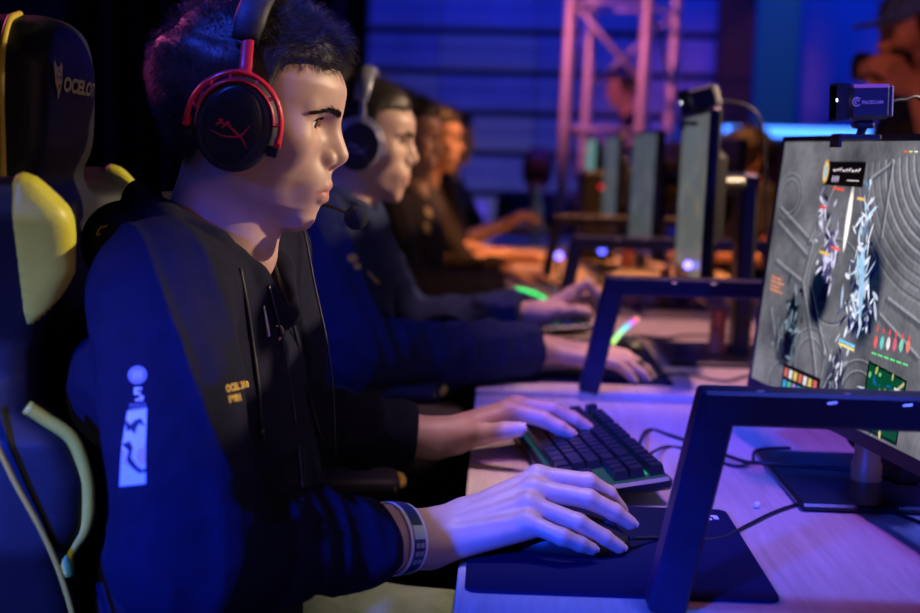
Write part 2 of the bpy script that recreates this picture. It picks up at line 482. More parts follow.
def nails(m, H, acr_hint=None, only=0):
    for i in (only,):
        J = [A(*q) for q in H[i]]
        dr = J[3]-J[2]; dr /= np.linalg.norm(dr)
        mm = [A(*H[k][0]) for k in range(4)]
        acr = mm[0]-mm[3]; acr /= np.linalg.norm(acr)
        nrm = np.cross(acr, (mm[1]+mm[2])*.5-J[0]*0-mm[0]*0 if False else dr); nrm /= np.linalg.norm(nrm)
        if nrm[2] < 0: nrm = -nrm
        if i == 4 and acr_hint is not None: nrm = A(*acr_hint)-dr*(A(*acr_hint) @ dr); nrm /= np.linalg.norm(nrm)
        sd = np.cross(dr, nrm); r = (.0066, .0067, .0064, .0056, .0088)[i]
        c = J[3]+dr*r*.15
        u = np.linspace(-1, 1, 7); v = np.linspace(-1, 1, 7); P = []
        for b in v:
            for a_ in u:
                hw = r*.72*(1-.12*b*b); ang = a_*.95
                P.append(c+dr*b*r*.95+sd*math.sin(ang)*hw*1.2+nrm*(math.cos(ang)*r*1.0+.0004-.0012*max(b, 0)**2))
        f = [(j*7+i2, j*7+i2+1, (j+1)*7+i2+1, (j+1)*7+i2) for j in range(6) for i2 in range(6)]
        m.add(P, f)
def strands(name, mesh, field, n, length, rad, mt, parent, seg=4, seedd=3, sub=3):
    """many fine tapered hairs; field(root, normal, k) gives the direction at step k"""
    rg = np.random.default_rng(seedd)
    V, Q = mesh
    a, b, c, d_ = V[Q[:, 0]], V[Q[:, 1]], V[Q[:, 2]], V[Q[:, 3]]
    nr = np.cross(c-a, d_-b); ar = np.linalg.norm(nr, axis=1); nr /= ar[:, None]+1e-12
    idx = rg.choice(len(Q), n, p=ar/ar.sum())
    u, v = rg.random((2, n, 1))
    P = (a[idx]*(1-u)+b[idx]*u)*(1-v)+(d_[idx]*(1-u)+c[idx]*u)*v
    Nn = nr[idx]
    L = length(P, rg)
    pts = [P-Nn*.002]; cur = P-Nn*.002; jit = rg.normal(size=(n, 3))*.35
    for k in range(seg):
        dr = field(P, Nn, k/seg, jit, rg); dr /= np.linalg.norm(dr, axis=1)[:, None]+1e-9
        cur = cur+dr*(L/seg)[:, None]; pts.append(cur)
    pts = np.stack(pts, 1)
    T = np.gradient(pts, axis=1); T /= np.linalg.norm(T, axis=2)[..., None]+1e-9
    ref = rg.normal(size=(n, 1, 3)); U = np.cross(T, np.broadcast_to(ref, T.shape)); U /= np.linalg.norm(U, axis=2)[..., None]+1e-9
    W = np.cross(T, U)
    R = rad*np.linspace(1, .25, seg+1)[None, :, None, None]
    ang = np.arange(3)*2*PI/3
    ring = pts[:, :, None]+R*(np.cos(ang)[:, None]*U[:, :, None]+np.sin(ang)[:, None]*W[:, :, None])
    verts = ring.reshape(-1, 3)
    base = (np.arange(n)*(seg+1)*3)[:, None, None, None]
    k = (np.arange(seg)*3)[None, :, None, None]; j = np.arange(3)[None, None, :, None]
    j2 = (j+1) % 3
    q = np.concatenate([base+k+j, base+k+j2, base+k+3+j2, base+k+3+j], 3).reshape(-1, 4)
    return verts, q
def set_tint(o, cols):
    me = o.data
    at_ = me.color_attributes.new('tint', 'FLOAT_COLOR', 'POINT')
    c = np.ones((len(me.vertices), 4), np.float32); c[:, :3] = cols
    at_.data.foreach_set('color', c.ravel())

def person(sp):
    """one figure: a continuous skin body; clothing, hair, eyes, shoes as its children"""
    S = dict(res_head=.0042, res_hand=.0032, res_cloth=.008, skin=(.60, .38, .29), top='hoodie', cloth='black_cloth', pants='darkpants',
             hair='short', cap=None, face=math.radians(0), pitch=math.radians(6), yaw=0., hair_n=1500, hair_mat='hair', arms='LR')
    S.update(sp)
    hc = A(*S['head']); Rh = rotzy(S['face']+S['yaw'], S['pitch']); Rb = rotzy(S['face'], 0)
    root = empty('person', S['base'], S['label'], 'person', S.get('group'))
    J = S['joints']
    def hl(p): return ((p-hc.astype(F32)) @ Rh.astype(F32))
    nb = A(*J['neck']); ch = A(*J['chest']); wa = A(*J['waist']); pv = A(*J['pelvis'])
    jaw = hc+Rh @ A(.006, 0, -.055)
    def fhead(p):
        d = face_sdf(hl(p), S.get('ear', True))
        nk = smin(cap(p, jaw, nb+A(0, 0, -.03), .0475, .060), cap(p, hc+Rh @ A(.035, 0, -.075), nb+Rb @ A(.035, 0, 0), .030, .042), .03)
        d = smin(d, nk, .022)
        # hollow of the throat tendons
        return d
    lo = hc-A(.15, .15, .17); hi = hc+A(.17, .15, .14)
    lo = np.minimum(lo, nb-A(.09, .09, .05)); hi = np.maximum(hi, nb+A(.09, .09, 0))
    pieces = [surfnet(fhead, lo, hi, S['res_head'])]
    nhead = len(pieces[0][0])
    hands = []
    for s_ in S['arms']:
        a = J['arm'+s_]   # shoulder, elbow, wrist, hand
        w = A(*a[2]); H = a[3]; el = A(*a[1])
        e2 = w+(el-w)*(.45 if S['top'] == 'hoodie' else 1.0)
        rr = S.get('rs'+s_, 1.0)
        f = lambda p, w=w, H=H, e2=e2, rr=rr: hand_sdf(p, w, H, e2, rr)
        P = np.array([w, e2]+[q for fi in H for q in fi]); 
        pieces.append(surfnet(f, P.min(0)-.045, P.max(0)+.045, S['res_hand'])); hands.append(H)
    def ftrunk(p):
        q = ((p-ch.astype(F32)) @ Rb.astype(F32)); q = q*A(1, .62, 1).astype(F32)
        def tl(v): return ((A(*v)-ch) @ Rb)*A(1, .62, 1)
        d = chain(q, [tl(pv), tl(wa), tl(ch), tl(nb+A(0, 0, -.06))], [.085, .085, .092, .06], .05)
        for s_ in 'LR':
            if 'arm'+s_ in J:
                a = J['arm'+s_]; d = smin(d, chain(p, [a[0], a[1]], [.048, .038]), .03)
                if s_ in S['arms']: d = smin(d, cap(p, a[1], A(*a[1])+(A(*a[2])-A(*a[1]))*.6, .038, .028), .02)
        for s_ in (-1, 1):
            hp = pv+Rb @ A(.03, .09*s_, -.01)
            if 'knee' in J:
                kn = A(*J['knee'])+Rb @ A(0, .10*s_, 0); ft = A(*J['foot'])+Rb @ A(0, .11*s_, 0)
                d = smin(d, chain(p, [hp, kn, ft], [.075, .055, .035], .02), .03)
        return d
    allp = [pv, ch, nb]+[A(*q) for s_ in 'LR' if 'arm'+s_ in J for q in J['arm'+s_][:3]]
    if 'knee' in J: allp += [A(*J['knee'])+A(0, .11, 0), A(*J['knee'])-A(0, .11, 0), A(*J['foot'])+A(0, .11, 0), A(*J['foot'])-A(0, .11, 0)]
    allp = np.array(allp)
    pieces.append(surfnet(ftrunk, allp.min(0)-.16, allp.max(0)+.16, max(.014, S['res_cloth'])))
    V, Q = joinm(pieces)
    body = obj('body', (V, Q), M['skin'], root, smooth=True)
    cols = np.repeat(A(*S['skin'])[None], len(V), 0)
    cols[:nhead] = head_tint((V[:nhead]-hc) @ Rh, S['skin'])
    set_tint(body, cols)
    # eyes
    for s_ in (-1, 1):
        e = MB(); c = hc+Rh @ A(.0812, .0310*s_, .0095); ax = Rh @ S.get('gaze', A(1, .0, -.08))
        th = np.linspace(0, PI, 17)
        e.lathe([(max(.0001, .0121*math.sin(t)), -.0121*math.cos(t)) for t in th], c, ax, (0, 0, 1), 24)
        eo = obj('eye', e, M['eye_white'], root, smooth=True)
        i = MB(); i.lathe([(.0064, .0102), (.0060, .0111), (.0034, .0121), (.0001, .0124)], c, ax, (0, 0, 1), 20)
        obj('iris', i, M['iris'], eo, smooth=True)
    # eyebrows
    if S['res_head'] < .003:
        for s_ in (-1, 1):
            rg = np.random.default_rng(5); n = 430
            t = rg.random(n); vv = rg.normal(size=n)*.0014*(1-.35*t)
            y0 = np.interp(t, [0, .5, 1], [.010, .032, .054]); x0 = y0*0; z0 = np.interp(t, [0, .5, 1], [.0225, .0268, .0200])
            roots = np.stack([x0, y0*s_, z0+vv], 1)
            # drop each root onto the skin along x
            gx = np.linspace(.125, .07, 56)
            for k in range(n):
                pr = np.stack([gx, np.full(56, roots[k, 1]), np.full(56, roots[k, 2])], 1).astype(F32)
                dd = face_sdf(pr, False); j = np.argmax(dd < 0.0004); roots[k, 0] = gx[j]
            m = MB()
            for k in range(n):
                dv = A(-.35-.4*t[k], (.85)*s_, .42-.55*t[k]+rg.normal()*.12); dv /= np.linalg.norm(dv)
                P = [roots[k], roots[k]+dv*.0035+A(.0010, 0, 0), roots[k]+dv*.0072+A(.0002, 0, 0)]
                m.tube([hc+Rh @ q for q in P], [.00032, .0003, .0001], 3)
            obj('eyebrow', m, M['brow'], root)
            m = MB(); ec = A(.0812, .0310*s_, .0095)
            for k in range(46):
                yy = -1+2*k/45; up = .0064*(1-yy*yy)+.0010
                yo = yy*.0132; rr = .0139; xx = math.sqrt(max(rr*rr-yo*yo-up*up, 0))
                a0 = ec+A(xx-.0004, yo*s_, up); dv = A(.6, .35*s_*(yy+.6), .25-.3); dv /= np.linalg.norm(dv)
                m.tube([hc+Rh @ q for q in (a0, a0+dv*.0035, a0+dv*.0065+A(0, 0, .0018))], [.0004, .0003, .0001], 3)
            obj('eyelashes', m, M['brow'], root)
    # hair
    if S['hair']:
        style = S['hair']
        def cap_sdf(p):
            q = hl(p)
            fs_ = face_sdf(q, False)
            d = np.minimum(fs_-.0055, ell(q, (.006, 0, .046), (.0870, .0810, .081)))
            d = smin(d, ell(q, (.050, 0, .086), (.046, .056, .023)), .02)
            if style == 'long': d = smin(d, cap(q, (-.03, 0, .0), (-.055, 0, -.16), .085, .07), .03)
            d = d+wob(q, 90, 4)*.0022
            ya = np.abs(q[:, 1])
            # hairline: forehead, temple, round the ear, nape
            line = np.interp(q[:, 0], [-.12, -.075, -.05, -.030, -.015, .002, .018, .034, .041, .046, .051, .060, .095, .12], [-.050, -.070, -.072, -.060, -.030, -.020, -.034, -.022, .0, .032, .056, .064, .066, .075])
            line = line+(ya < .05)*0.0+wob(q, 160, 4, 3)*.003
            if style == 'long': line = np.where(q[:, 0] < .03, -.2, line)
            cut = line-q[:, 2]
            d = smax(d, cut*.8, .006)
            return smax(d, fs_-.0006-np.clip(-cut-.002, 0, .05)*.75-.0*fs_, .003)
        r = S['res_head']*1.3
        hm = surfnet(cap_sdf, hc-A(.14, .14, .26 if style == 'long' else .13), hc+A(.14, .14, .16), r)
        def fld(P, N, k, jit, rg):
            q = (P-hc) @ Rh
            top = np.clip((q[:, 2]-.055)/.05, 0, 1)[:, None]
            front = np.clip((q[:, 0]-.02)/.07, 0, 1)[:, None]
            comb = A(-.25, 0, -1.0)*(1-top)+top*(A(.75, 0, .05)+front*A(.35, 0, -.75*(k+.2)))
            curl = np.stack([np.sin(P[:, 1]*260+k*5), np.cos(P[:, 2]*240+k*6+P[:, 0]*200), np.sin(P[:, 0]*250+k*5.5)], 1)*(.25+.55*top)
            back = np.clip((-q[:, 0]-.0)/.06, 0, 1)[:, None]
            return (comb+curl+jit*(1+.6*top)) @ Rh.T + N*(.45+.45*top*(1-k)+.1*back)
        def ln(P, rg):
            q = (P-hc) @ Rh
            top = np.clip((q[:, 2]-.05)/.05, 0, 1)
            edge = np.clip((q[:, 0]-.07)/.03, 0, 1)*np.clip((.085-q[:, 2])/.03, 0, 1)
            side = np.clip((q[:, 0]-.0)/.03, 0, 1)*(1-top)
            L = .011+.019*top-.003*side
            return L*(.6+.6*rg.random(len(P)))*(1+.1*edge)
        if style == 'long':
            hv = hm
        else:
            hv = joinm([hm, strands('hair', hm, fld, S['hair_n'], ln, .00032 if S['res_head'] < .003 else .0011, None, root)])
        obj('hair', hv, M[S['hair_mat']], root, smooth=True)
    # clothing
    c_lo = allp.min(0); c_hi = allp.max(0)
    th = S.get('thick', .014)
    hood = S['top'] == 'hoodie'
    def fcloth(p):
        q = ((p-ch.astype(F32)) @ Rb.astype(F32)); qs = q*A(1, .60, 1).astype(F32)
        def tl(v): return ((A(*v)-ch) @ Rb)*A(1, .60, 1)
        k1 = 1.12 if hood else 1.0
        d = chain(qs, [tl(pv), tl(wa), tl(ch), tl(nb+A(0, 0, -.055))], [.108*k1, .102*k1, S.get('chest_r', .104)*k1, .066], .05)
        sv_ = S.get('slv', 1.0)
        d = d-(np.clip(1-np.abs(wob(p*A(1, 1, .6).astype(F32), 26, 5))*1.5, -1, 1)**3)*.0085*(1 if hood else .6)
        for s_ in 'LR':
            if 'arm'+s_ not in J: continue
            a = J['arm'+s_]; sh, el, wr = A(*a[0]), A(*a[1]), A(*a[2])
            d = smin(d, chain(p, [nb+(sh-nb)*.25+A(0, 0, -.03), sh], [.055, .062 if hood else .056], .02), .04)
            if hood:
                end = el+(wr-el)*a[4] if len(a) > 4 else el+(wr-el)*.9
                e = smin(cap(p, sh, el, .064, .055), cap(p, el, end, .054*sv_, .042*sv_), .03)
                # folds run round and across the sleeve
                for (p0, p1, ph) in ((sh, el, 0), (el, end, 1)):
                    axv = p1-p0; Lx = np.linalg.norm(axv); axv = (axv/Lx).astype(F32)
                    t = (p-p0.astype(F32)) @ axv
                    u = np.clip(t/Lx, -.3, 1.3)
                    env = np.interp(u, [-.3, 0, .3, .7, 1.0, 1.3], [0, .35, .30, .55, 1.0, .0] if ph == 0 else [0, .9, .55, .6, .5, 0])
                    q = p+t[:, None]*axv*1.1
                    rg = 1-np.abs(wob(q, 30, 5, 2+3*ph))*1.6
                    e = e-env*(np.clip(rg, -.55, 1)**3)*.0100*sv_
                # cuff band
                axv = (end-el)/np.linalg.norm(end-el)
                cf = cap(p, end-axv*.030, end+axv*.012, .0390*sv_, .0355*sv_)
                e = smin(e, cf, .005)
                t = (p-(end+axv*.016).astype(F32)) @ axv.astype(F32)
                e = smax(e, t, .003)
            else:
                fsl = S.get('sleeve', .62)
                e = chain(p, [sh, sh+(el-sh)*fsl], [.055, .056]); e = smax(e, ((p-(sh+(el-sh)*fsl).astype(F32)) @ ((el-sh)/np.linalg.norm(el-sh)).astype(F32)), .004)
            d = smin(d, e, .022)
        # opening at the neck
        ax = (hc+Rh @ A(-.02, 0, -.05))-nb
        op = cap(p, nb+A(0, 0, -.005), nb+ax*1.3, .058, .078)
        if hood:
            for cc in S['hood']: d = smin(d, chain(p, cc[0], cc[1], .01), cc[2])
            if S.get('carve') is not None: op = smin(op, chain(p, S['carve'][0], S['carve'][1], .01), .012)
        d = smax(d, -op, .006)
        d = smax(d, (pv[2]-.06)-p[:, 2], .01)
        return d
    big = c_hi+A(.15, .15, .16); big[2] = max(big[2], hc[2]-.02) if False else big[2]
    lo = c_lo-A(.17, .17, .10); lo[2] = pv[2]-.09
    cl = surfnet(fcloth, lo, big, S['res_cloth'])
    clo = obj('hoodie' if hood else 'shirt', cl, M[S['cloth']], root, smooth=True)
    if 'knee' in J:
        def fpant(p):
            d = ell(p, pv+A(0, 0, -.02), Rb_abs @ A(.15, .19, .11))
            for s_ in (-1, 1):
                hp = pv+Rb @ A(.03, .09*s_, -.01)
                kn = A(*J['knee'])+Rb @ A(0, .10*s_, 0); ft = A(*J['foot'])+Rb @ A(0, .11*s_, 0)
                d = smin(d, chain(p, [hp, kn, ft+A(0, 0, .03)], [.092, .072, .052], .02), .03)
            return d+wob(p, 45, 5)*.004
        Rb_abs = np.abs(Rb)
        obj('trousers', surfnet(fpant, allp.min(0)-.2, np.maximum(allp.max(0)*A(1, 1, 0), pv)+A(.2, .2, .16) if True else 0, .011), M[S['pants']], root, smooth=True)
        for s_ in (-1, 1):
            ft = A(*J['foot'])+Rb @ A(0, .11*s_, 0)
            f = lambda p, ft=ft: smax(smin(cap(p, ft+A(0, 0, -.02), ft+Rb @ A(.14, 0, -.045), .045, .036), cap(p, ft, ft+A(0, 0, .05), .045, .05), .03), .004-p[:, 2], .004)
            obj('shoe', surfnet(f, ft-A(.22, .22, .12), ft+A(.22, .22, .12), .009), M['shoe'], root, smooth=True)
    S['root'] = root; S['cloth_mesh'] = cl; S['Rh'] = Rh; S['hc'] = hc; S['cloth_obj'] = clo; S['Rb'] = Rb
    S['hands'] = hands
    return S

def decal(name, polys_or_mesh, target, O, U, V, mt, parent, lift=.0008, sub=3):
    """print on cloth: flat shape in U,V laid onto the cloth surface along its own normal direction"""
    tv, tf = target
    key = id(tv)
    if key not in FR: FR[key] = BVHTree.FromPolygons([tuple(q) for q in tv.tolist()], [tuple(q) for q in tf.tolist()])
    bvh = FR[key]
    import bmesh
    bm = bmesh.new()
    v2, f2 = polys_or_mesh
    vs = [bm.verts.new((a[0], a[1], 0)) for a in v2]
    for f in f2:
        try: bm.faces.new([vs[i] for i in f])
        except Exception: pass
    bmesh.ops.triangulate(bm, faces=bm.faces[:])
    for _ in range(sub):
        es = [e for e in bm.edges if e.calc_length() > .006]
        if not es: break
        bmesh.ops.subdivide_edges(bm, edges=es, cuts=1)
        bmesh.ops.triangulate(bm, faces=bm.faces[:])
    bm.verts.index_update()
    O, U, V = A(*O), A(*U), A(*V); U /= np.linalg.norm(U); V = V-U*(U @ V); V /= np.linalg.norm(V); N = np.cross(U, V)
    out = []
    for v in bm.verts:
        s = O+U*v.co.x+V*v.co.y
        h = bvh.ray_cast(Vector(s+N*.12), Vector(-N), .4)
        out.append(A(*h[0])+N*lift if h[0] is not None else s)
    fs = [tuple(q.index for q in f.verts) for f in bm.faces]
    bm.free()
    m = MB(); m.add(out, fs)
    return obj(name, m, mt, parent)
def text2d(s, size, bold=0.0, width=1.0, shear=0.0):
    c = bpy.data.curves.new('t', 'FONT'); c.body = s; c.size = size; c.offset = bold; c.shear = shear
    o = bpy.data.objects.new('t', c); COL.objects.link(o)
    me = bpy.data.meshes.new_from_object(o.evaluated_get(bpy.context.evaluated_depsgraph_get()))
    v = [(q.co.x*width, q.co.y) for q in me.vertices]; f = [tuple(p.vertices) for p in me.polygons]
    bpy.data.objects.remove(o); bpy.data.curves.remove(c); bpy.data.meshes.remove(me)
    return v, f
def flat(name, shape, O, U, V, mt, parent, t=.0006):
    v, f = shape; O, U, V = A(*O), A(*U), A(*V); N = np.cross(U, V)
    P = np.array([O+U*a[0]+V*a[1]+N*t for a in v])
    m = MB(); m.add(P, f); return obj(name, m, mt, parent)
# ------------------------------------------------------------------ the near player
def L3(*v): return A(*v)
c1 = A(-.286, 1.282, 1.179)
R1w = at(430, 537, 1.17); L1w = at(432, 437, 1.55)
H_R = [[at(537, 476, 1.225), at(588, 482, 1.225), at(608, 494, 1.235), at(620, 508, 1.24)],
       [at(533, 489, 1.205), at(588, 499, 1.20), at(614, 512, 1.205), at(630, 523, 1.21)],
       [at(528, 504, 1.185), at(578, 523, 1.175), at(604, 538, 1.18), at(619, 547, 1.185)],
       [at(527, 522, 1.165), at(562, 537, 1.15), at(580, 544, 1.155), at(592, 549, 1.16)],
       [at(462, 520, 1.20), at(505, 520, 1.245), at(545, 528, 1.265), at(572, 535, 1.265)]]
H_L = [[at(506, 410, 1.575), at(543, 419, 1.565), at(560, 428, 1.56), at(571, 434, 1.56)],
       [at(515, 405, 1.595), at(553, 410, 1.59), at(574, 420, 1.59), at(588, 428, 1.595)],
       [at(519, 405, 1.62), at(555, 410, 1.63), at(572, 418, 1.63), at(584, 424, 1.63)],
       [at(517, 411, 1.64), at(545, 413, 1.66), at(560, 418, 1.665), at(570, 423, 1.665)],
       [at(456, 436, 1.545), at(482, 434, 1.525), at(505, 431, 1.515), at(520, 429, 1.51)]]
shR = A(-.316, 1.115, 1.010); elR = A(-.250, .950, .815)
shL = A(-.300, 1.475, 1.015); elL = A(-.27, 1.52, .79)
nb1 = A(-.316, 1.285, 1.040)
hood1 = [  # folded hood behind the neck and the collar round it
    ([(-.372, 1.225, 1.035), (-.402, 1.285, 1.040), (-.368, 1.36, 1.035)], [.040, .045, .040], .016),
    ([(-.335, 1.195, 1.068), (-.375, 1.275, 1.085), (-.335, 1.375, 1.068)], [.022, .026, .022], .003),
    ([(-.335, 1.205, 1.068), (-.290, 1.205, 1.043), (-.255, 1.228, 1.010), (-.228, 1.262, .968)], [.021, .021, .019, .015], .003),
    ([(-.335, 1.365, 1.068), (-.285, 1.360, 1.043), (-.246, 1.33, 1.010), (-.226, 1.285, .968)], [.021, .021, .019, .015], .003)]
P1 = person(dict(label='nearest player with short dark hair, in a black hoodie, right hand on a mouse', base=(-.33, 1.29, 0), head=c1, yaw=math.radians(3), pitch=math.radians(10),
    joints=dict(neck=nb1, chest=(-.334, 1.29, .93), waist=(-.325, 1.29, .76), pelvis=(-.335, 1.28, .56), knee=(.06, 1.29, .54), foot=(.04, 1.29, .085),
                armR=(shR, elR, R1w, H_R, .66), armL=(shL, elL, L1w, H_L, .80)),
    hood=hood1, carve=([(-.28, 1.285, 1.06), (-.235, 1.278, 1.0)], [.045, .022]),
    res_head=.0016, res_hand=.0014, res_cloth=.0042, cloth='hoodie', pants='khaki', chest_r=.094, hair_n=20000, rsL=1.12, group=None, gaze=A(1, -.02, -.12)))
root1 = P1['root']
mk('nail', (.72, .50, .44), rough=.25, spec=.6)
for H_, hint, ks in ((H_R, None, range(4)), (H_L, (0, -.75, .65), (0, 1, 2, 4))):
    for k_ in ks:
        nm = MB(); nails(nm, H_, hint, k_); obj('fingernail', nm, M['nail'], root1, smooth=True)
hd1 = P1['cloth_obj']; cm1 = P1['cloth_mesh']
def surf(tgt, px, py, lift=.001):
    """nearest cloth point along the sight line of a photo position"""
    o = A(0, 0, CAMZ); d = at(px, py, 1.0)-o; d /= np.linalg.norm(d)
    key = id(tgt[0])
    if key not in FR: FR[key] = BVHTree.FromPolygons([tuple(q) for q in tgt[0].tolist()], [tuple(q) for q in tgt[1].tolist()])
    h = FR[key].ray_cast(Vector(o), Vector(d), 5)
    return A(*h[0])-d*lift if h[0] is not None else o+d*1.2
# ------------------------------------------------------------------ near player: clothing details
def cordpath(pts_px, tgt=cm1, lift=.003, n=5):
    P = [surf(tgt, x, y, lift) for x, y in pts_px]
    return crom(P, n)
m = MB(); m.tube(cordpath([(240, 268), (246, 300), (252, 340), (258, 385), (261, 425)]), .0022, 8)
dsr = obj('drawstring', m, M['soft_black'], root1, smooth=True)
e = surf(cm1, 262, 440, .003); e0 = surf(cm1, 261, 425, .003)
m = MB(); m.tube([e0, e0+(e-e0)*1.0], .0034, 8); obj('cord_tip', m, M['black_plastic'], dsr, smooth=True)
m = MB(); m.tube(cordpath([(274, 262), (286, 300), (298, 345), (310, 400), (322, 440)]), .0018, 8)
obj('drawstring', m, M['soft_black'], root1, smooth=True)
m = MB(); m.tube(cordpath([(268, 285), (276, 315), (284, 350), (292, 400), (298, 450), (302, 500)], lift=.0005), .0022, 6)
zp = obj('zipper', m, M['black_plastic'], root1, smooth=True); zp['label'] = 'black front zipper'
m = MB(); a = surf(cm1, 264, 306, .007); b = surf(cm1, 269, 336, .009)
m.tube([a, a*.6+b*.4, b], [.0020, .0026, .0034], 8, flat=.5); obj('zip_pull', m, M['white_print'], zp, smooth=True)
m = MB(); m.tube(crom([surf(cm1, x, y, .002) for x, y in ((276, 326), (280, 326), (283, 330), (281, 335), (279, 340))], 4), .0013, 6)
obj('chest_emblem', m, M['peach_print'], root1, smooth=True)
def pframe(px, py, tgt, rot=0, img=False):
    """a frame on the cloth at a photo position, lying on the cloth"""
    O = surf(tgt, px, py, 0); h = FR[id(tgt[0])].find_nearest(Vector(O), .1)
    n = np.zeros(3)
    for dx in (-8, 0, 8):
        for dy in (-8, 0, 8):
            q = surf(tgt, px+dx, py+dy, 0); hh = FR[id(tgt[0])].find_nearest(Vector(q), .1)
            if hh[0] is not None: n += A(*hh[1])*np.sign(A(*hh[1]) @ (A(0, 0, CAMZ)-q))
    n /= np.linalg.norm(n)+1e-9
    if img: V = CR @ A(0, 1, 0); n = A(0, 0, CAMZ)-O; n /= np.linalg.norm(n); V = V-n*(V @ n); V /= np.linalg.norm(V); U = np.cross(V, n)
    else: U = np.cross(A(0, 0, 1), n); U /= np.linalg.norm(U); V = np.cross(n, U)
    if img: U = U-0*U
    a = math.radians(rot); U, V = U*math.cos(a)+V*math.sin(a), V*math.cos(a)-U*math.sin(a)
    return O, U, V
o_, u_, v_ = pframe(227, 392, cm1, 13, True)
c_ = decal('chest_lettering', text2d('OCEL 2010', .0085, .0003, .55), cm1, o_, u_, v_, M['gold_print'], root1, lift=.0012, sub=2)
o_, u_, v_ = pframe(229, 403, cm1, 13, True)
decal('chest_lettering', text2d('18/01', .0085, .0004, .62), cm1, o_, u_, v_, M['gold_print'], root1, lift=.0012, sub=2)
# sleeve print: round badge, small mark, tapering panel with dark swooshes
def disc(r, n=24, cx=0, cy=0): return [(cx+r*math.cos(t*2*PI/n), cy+r*math.sin(t*2*PI/n)) for t in range(n)]
def shp(*polys):
    v = []; f = []
    for q in polys: f.append(tuple(range(len(v), len(v)+len(q)))); v += list(q)
    return v, f
PXM = 1.07/1200
SX = 1.0
def sl(px, py): return ((px-133)*PXM*SX, (430-py)*PXM)
o_, u_, v_ = pframe(133, 430, cm1, 0, True)
decal('sleeve_badge', shp(disc(.0078, 28, *sl(137, 378))), cm1, o_, u_, v_, M['grey_print'], root1, lift=.001)
decal('sleeve_badge', shp(*[[sl(137+dx-.7, 382), sl(137+dx+.7, 382), sl(137+dx+.7, 374), sl(137+dx-.7, 374)] for dx in (-3, 0, 3)]), cm1, o_, u_, v_, M['white_print'], root1, lift=.0016, sub=1)
decal('sleeve_emblem', shp([sl(134, 390), sl(141, 390), sl(141, 392.5), sl(136.5, 392.5), sl(136.5, 394.5), sl(140, 394.5), sl(140, 397), sl(134, 397)],
    [sl(138, 398), sl(143, 398), sl(142, 403), sl(135, 403), sl(135, 400.8), sl(139.5, 400.8)]), cm1, o_, u_, v_, M['white_print'], root1, lift=.0013)
decal('sleeve_lettering', shp(*[[sl(130+k*3.1, y), sl(132+k*3.1, y), sl(132+k*3.1, y-1.6), sl(130+k*3.1, y-1.6)] for k in range(5) for y in (407, 410)]), cm1, o_, u_, v_, M['grey_print'], root1, lift=.0013, sub=1)
decal('sleeve_panel', shp([sl(128, 412), sl(145.5, 410), sl(144, 445), sl(144, 478), sl(121, 481), sl(123, 445)]), cm1, o_, u_, v_, M['white_print'], root1, lift=.001)
decal('sleeve_swoosh', shp([sl(126, 420), sl(131, 425), sl(134, 421), sl(140, 419), sl(144, 427), sl(139, 424), sl(136, 428), sl(135, 434), sl(131, 430), sl(127, 431)],
    [sl(123, 443), sl(130, 440), sl(133, 446), sl(131, 455), sl(136, 462), sl(141, 466), sl(144, 464), sl(144, 468), sl(138, 469), sl(131, 463), sl(127, 457), sl(129, 449)]), cm1, o_, u_, v_, M['ink'], root1, lift=.0018)
decal('sleeve_accent', shp([sl(123, 447), sl(127, 450), sl(126, 457), sl(130, 462), sl(124, 461)], [sl(137, 448), sl(143, 446), sl(144, 460), sl(140, 462), sl(136, 456)]), cm1, o_, u_, v_, M['peach_print'], root1, lift=.0015)
# hood embroidery
o_, u_, v_ = pframe(97, 236, cm1, -2)
decal('hood_print', shp([(0, 0), (.004, 0), (.004, .012), (.001, .012), (.001, .008), (-.003, .006)], [(.006, .008), (.016, .012), (.016, .015), (.007, .012)], [(.007, .0), (.013, .001), (.013, .004), (.007, .003)]), cm1, o_, u_, v_, M['gold_print'], root1, lift=.0015)

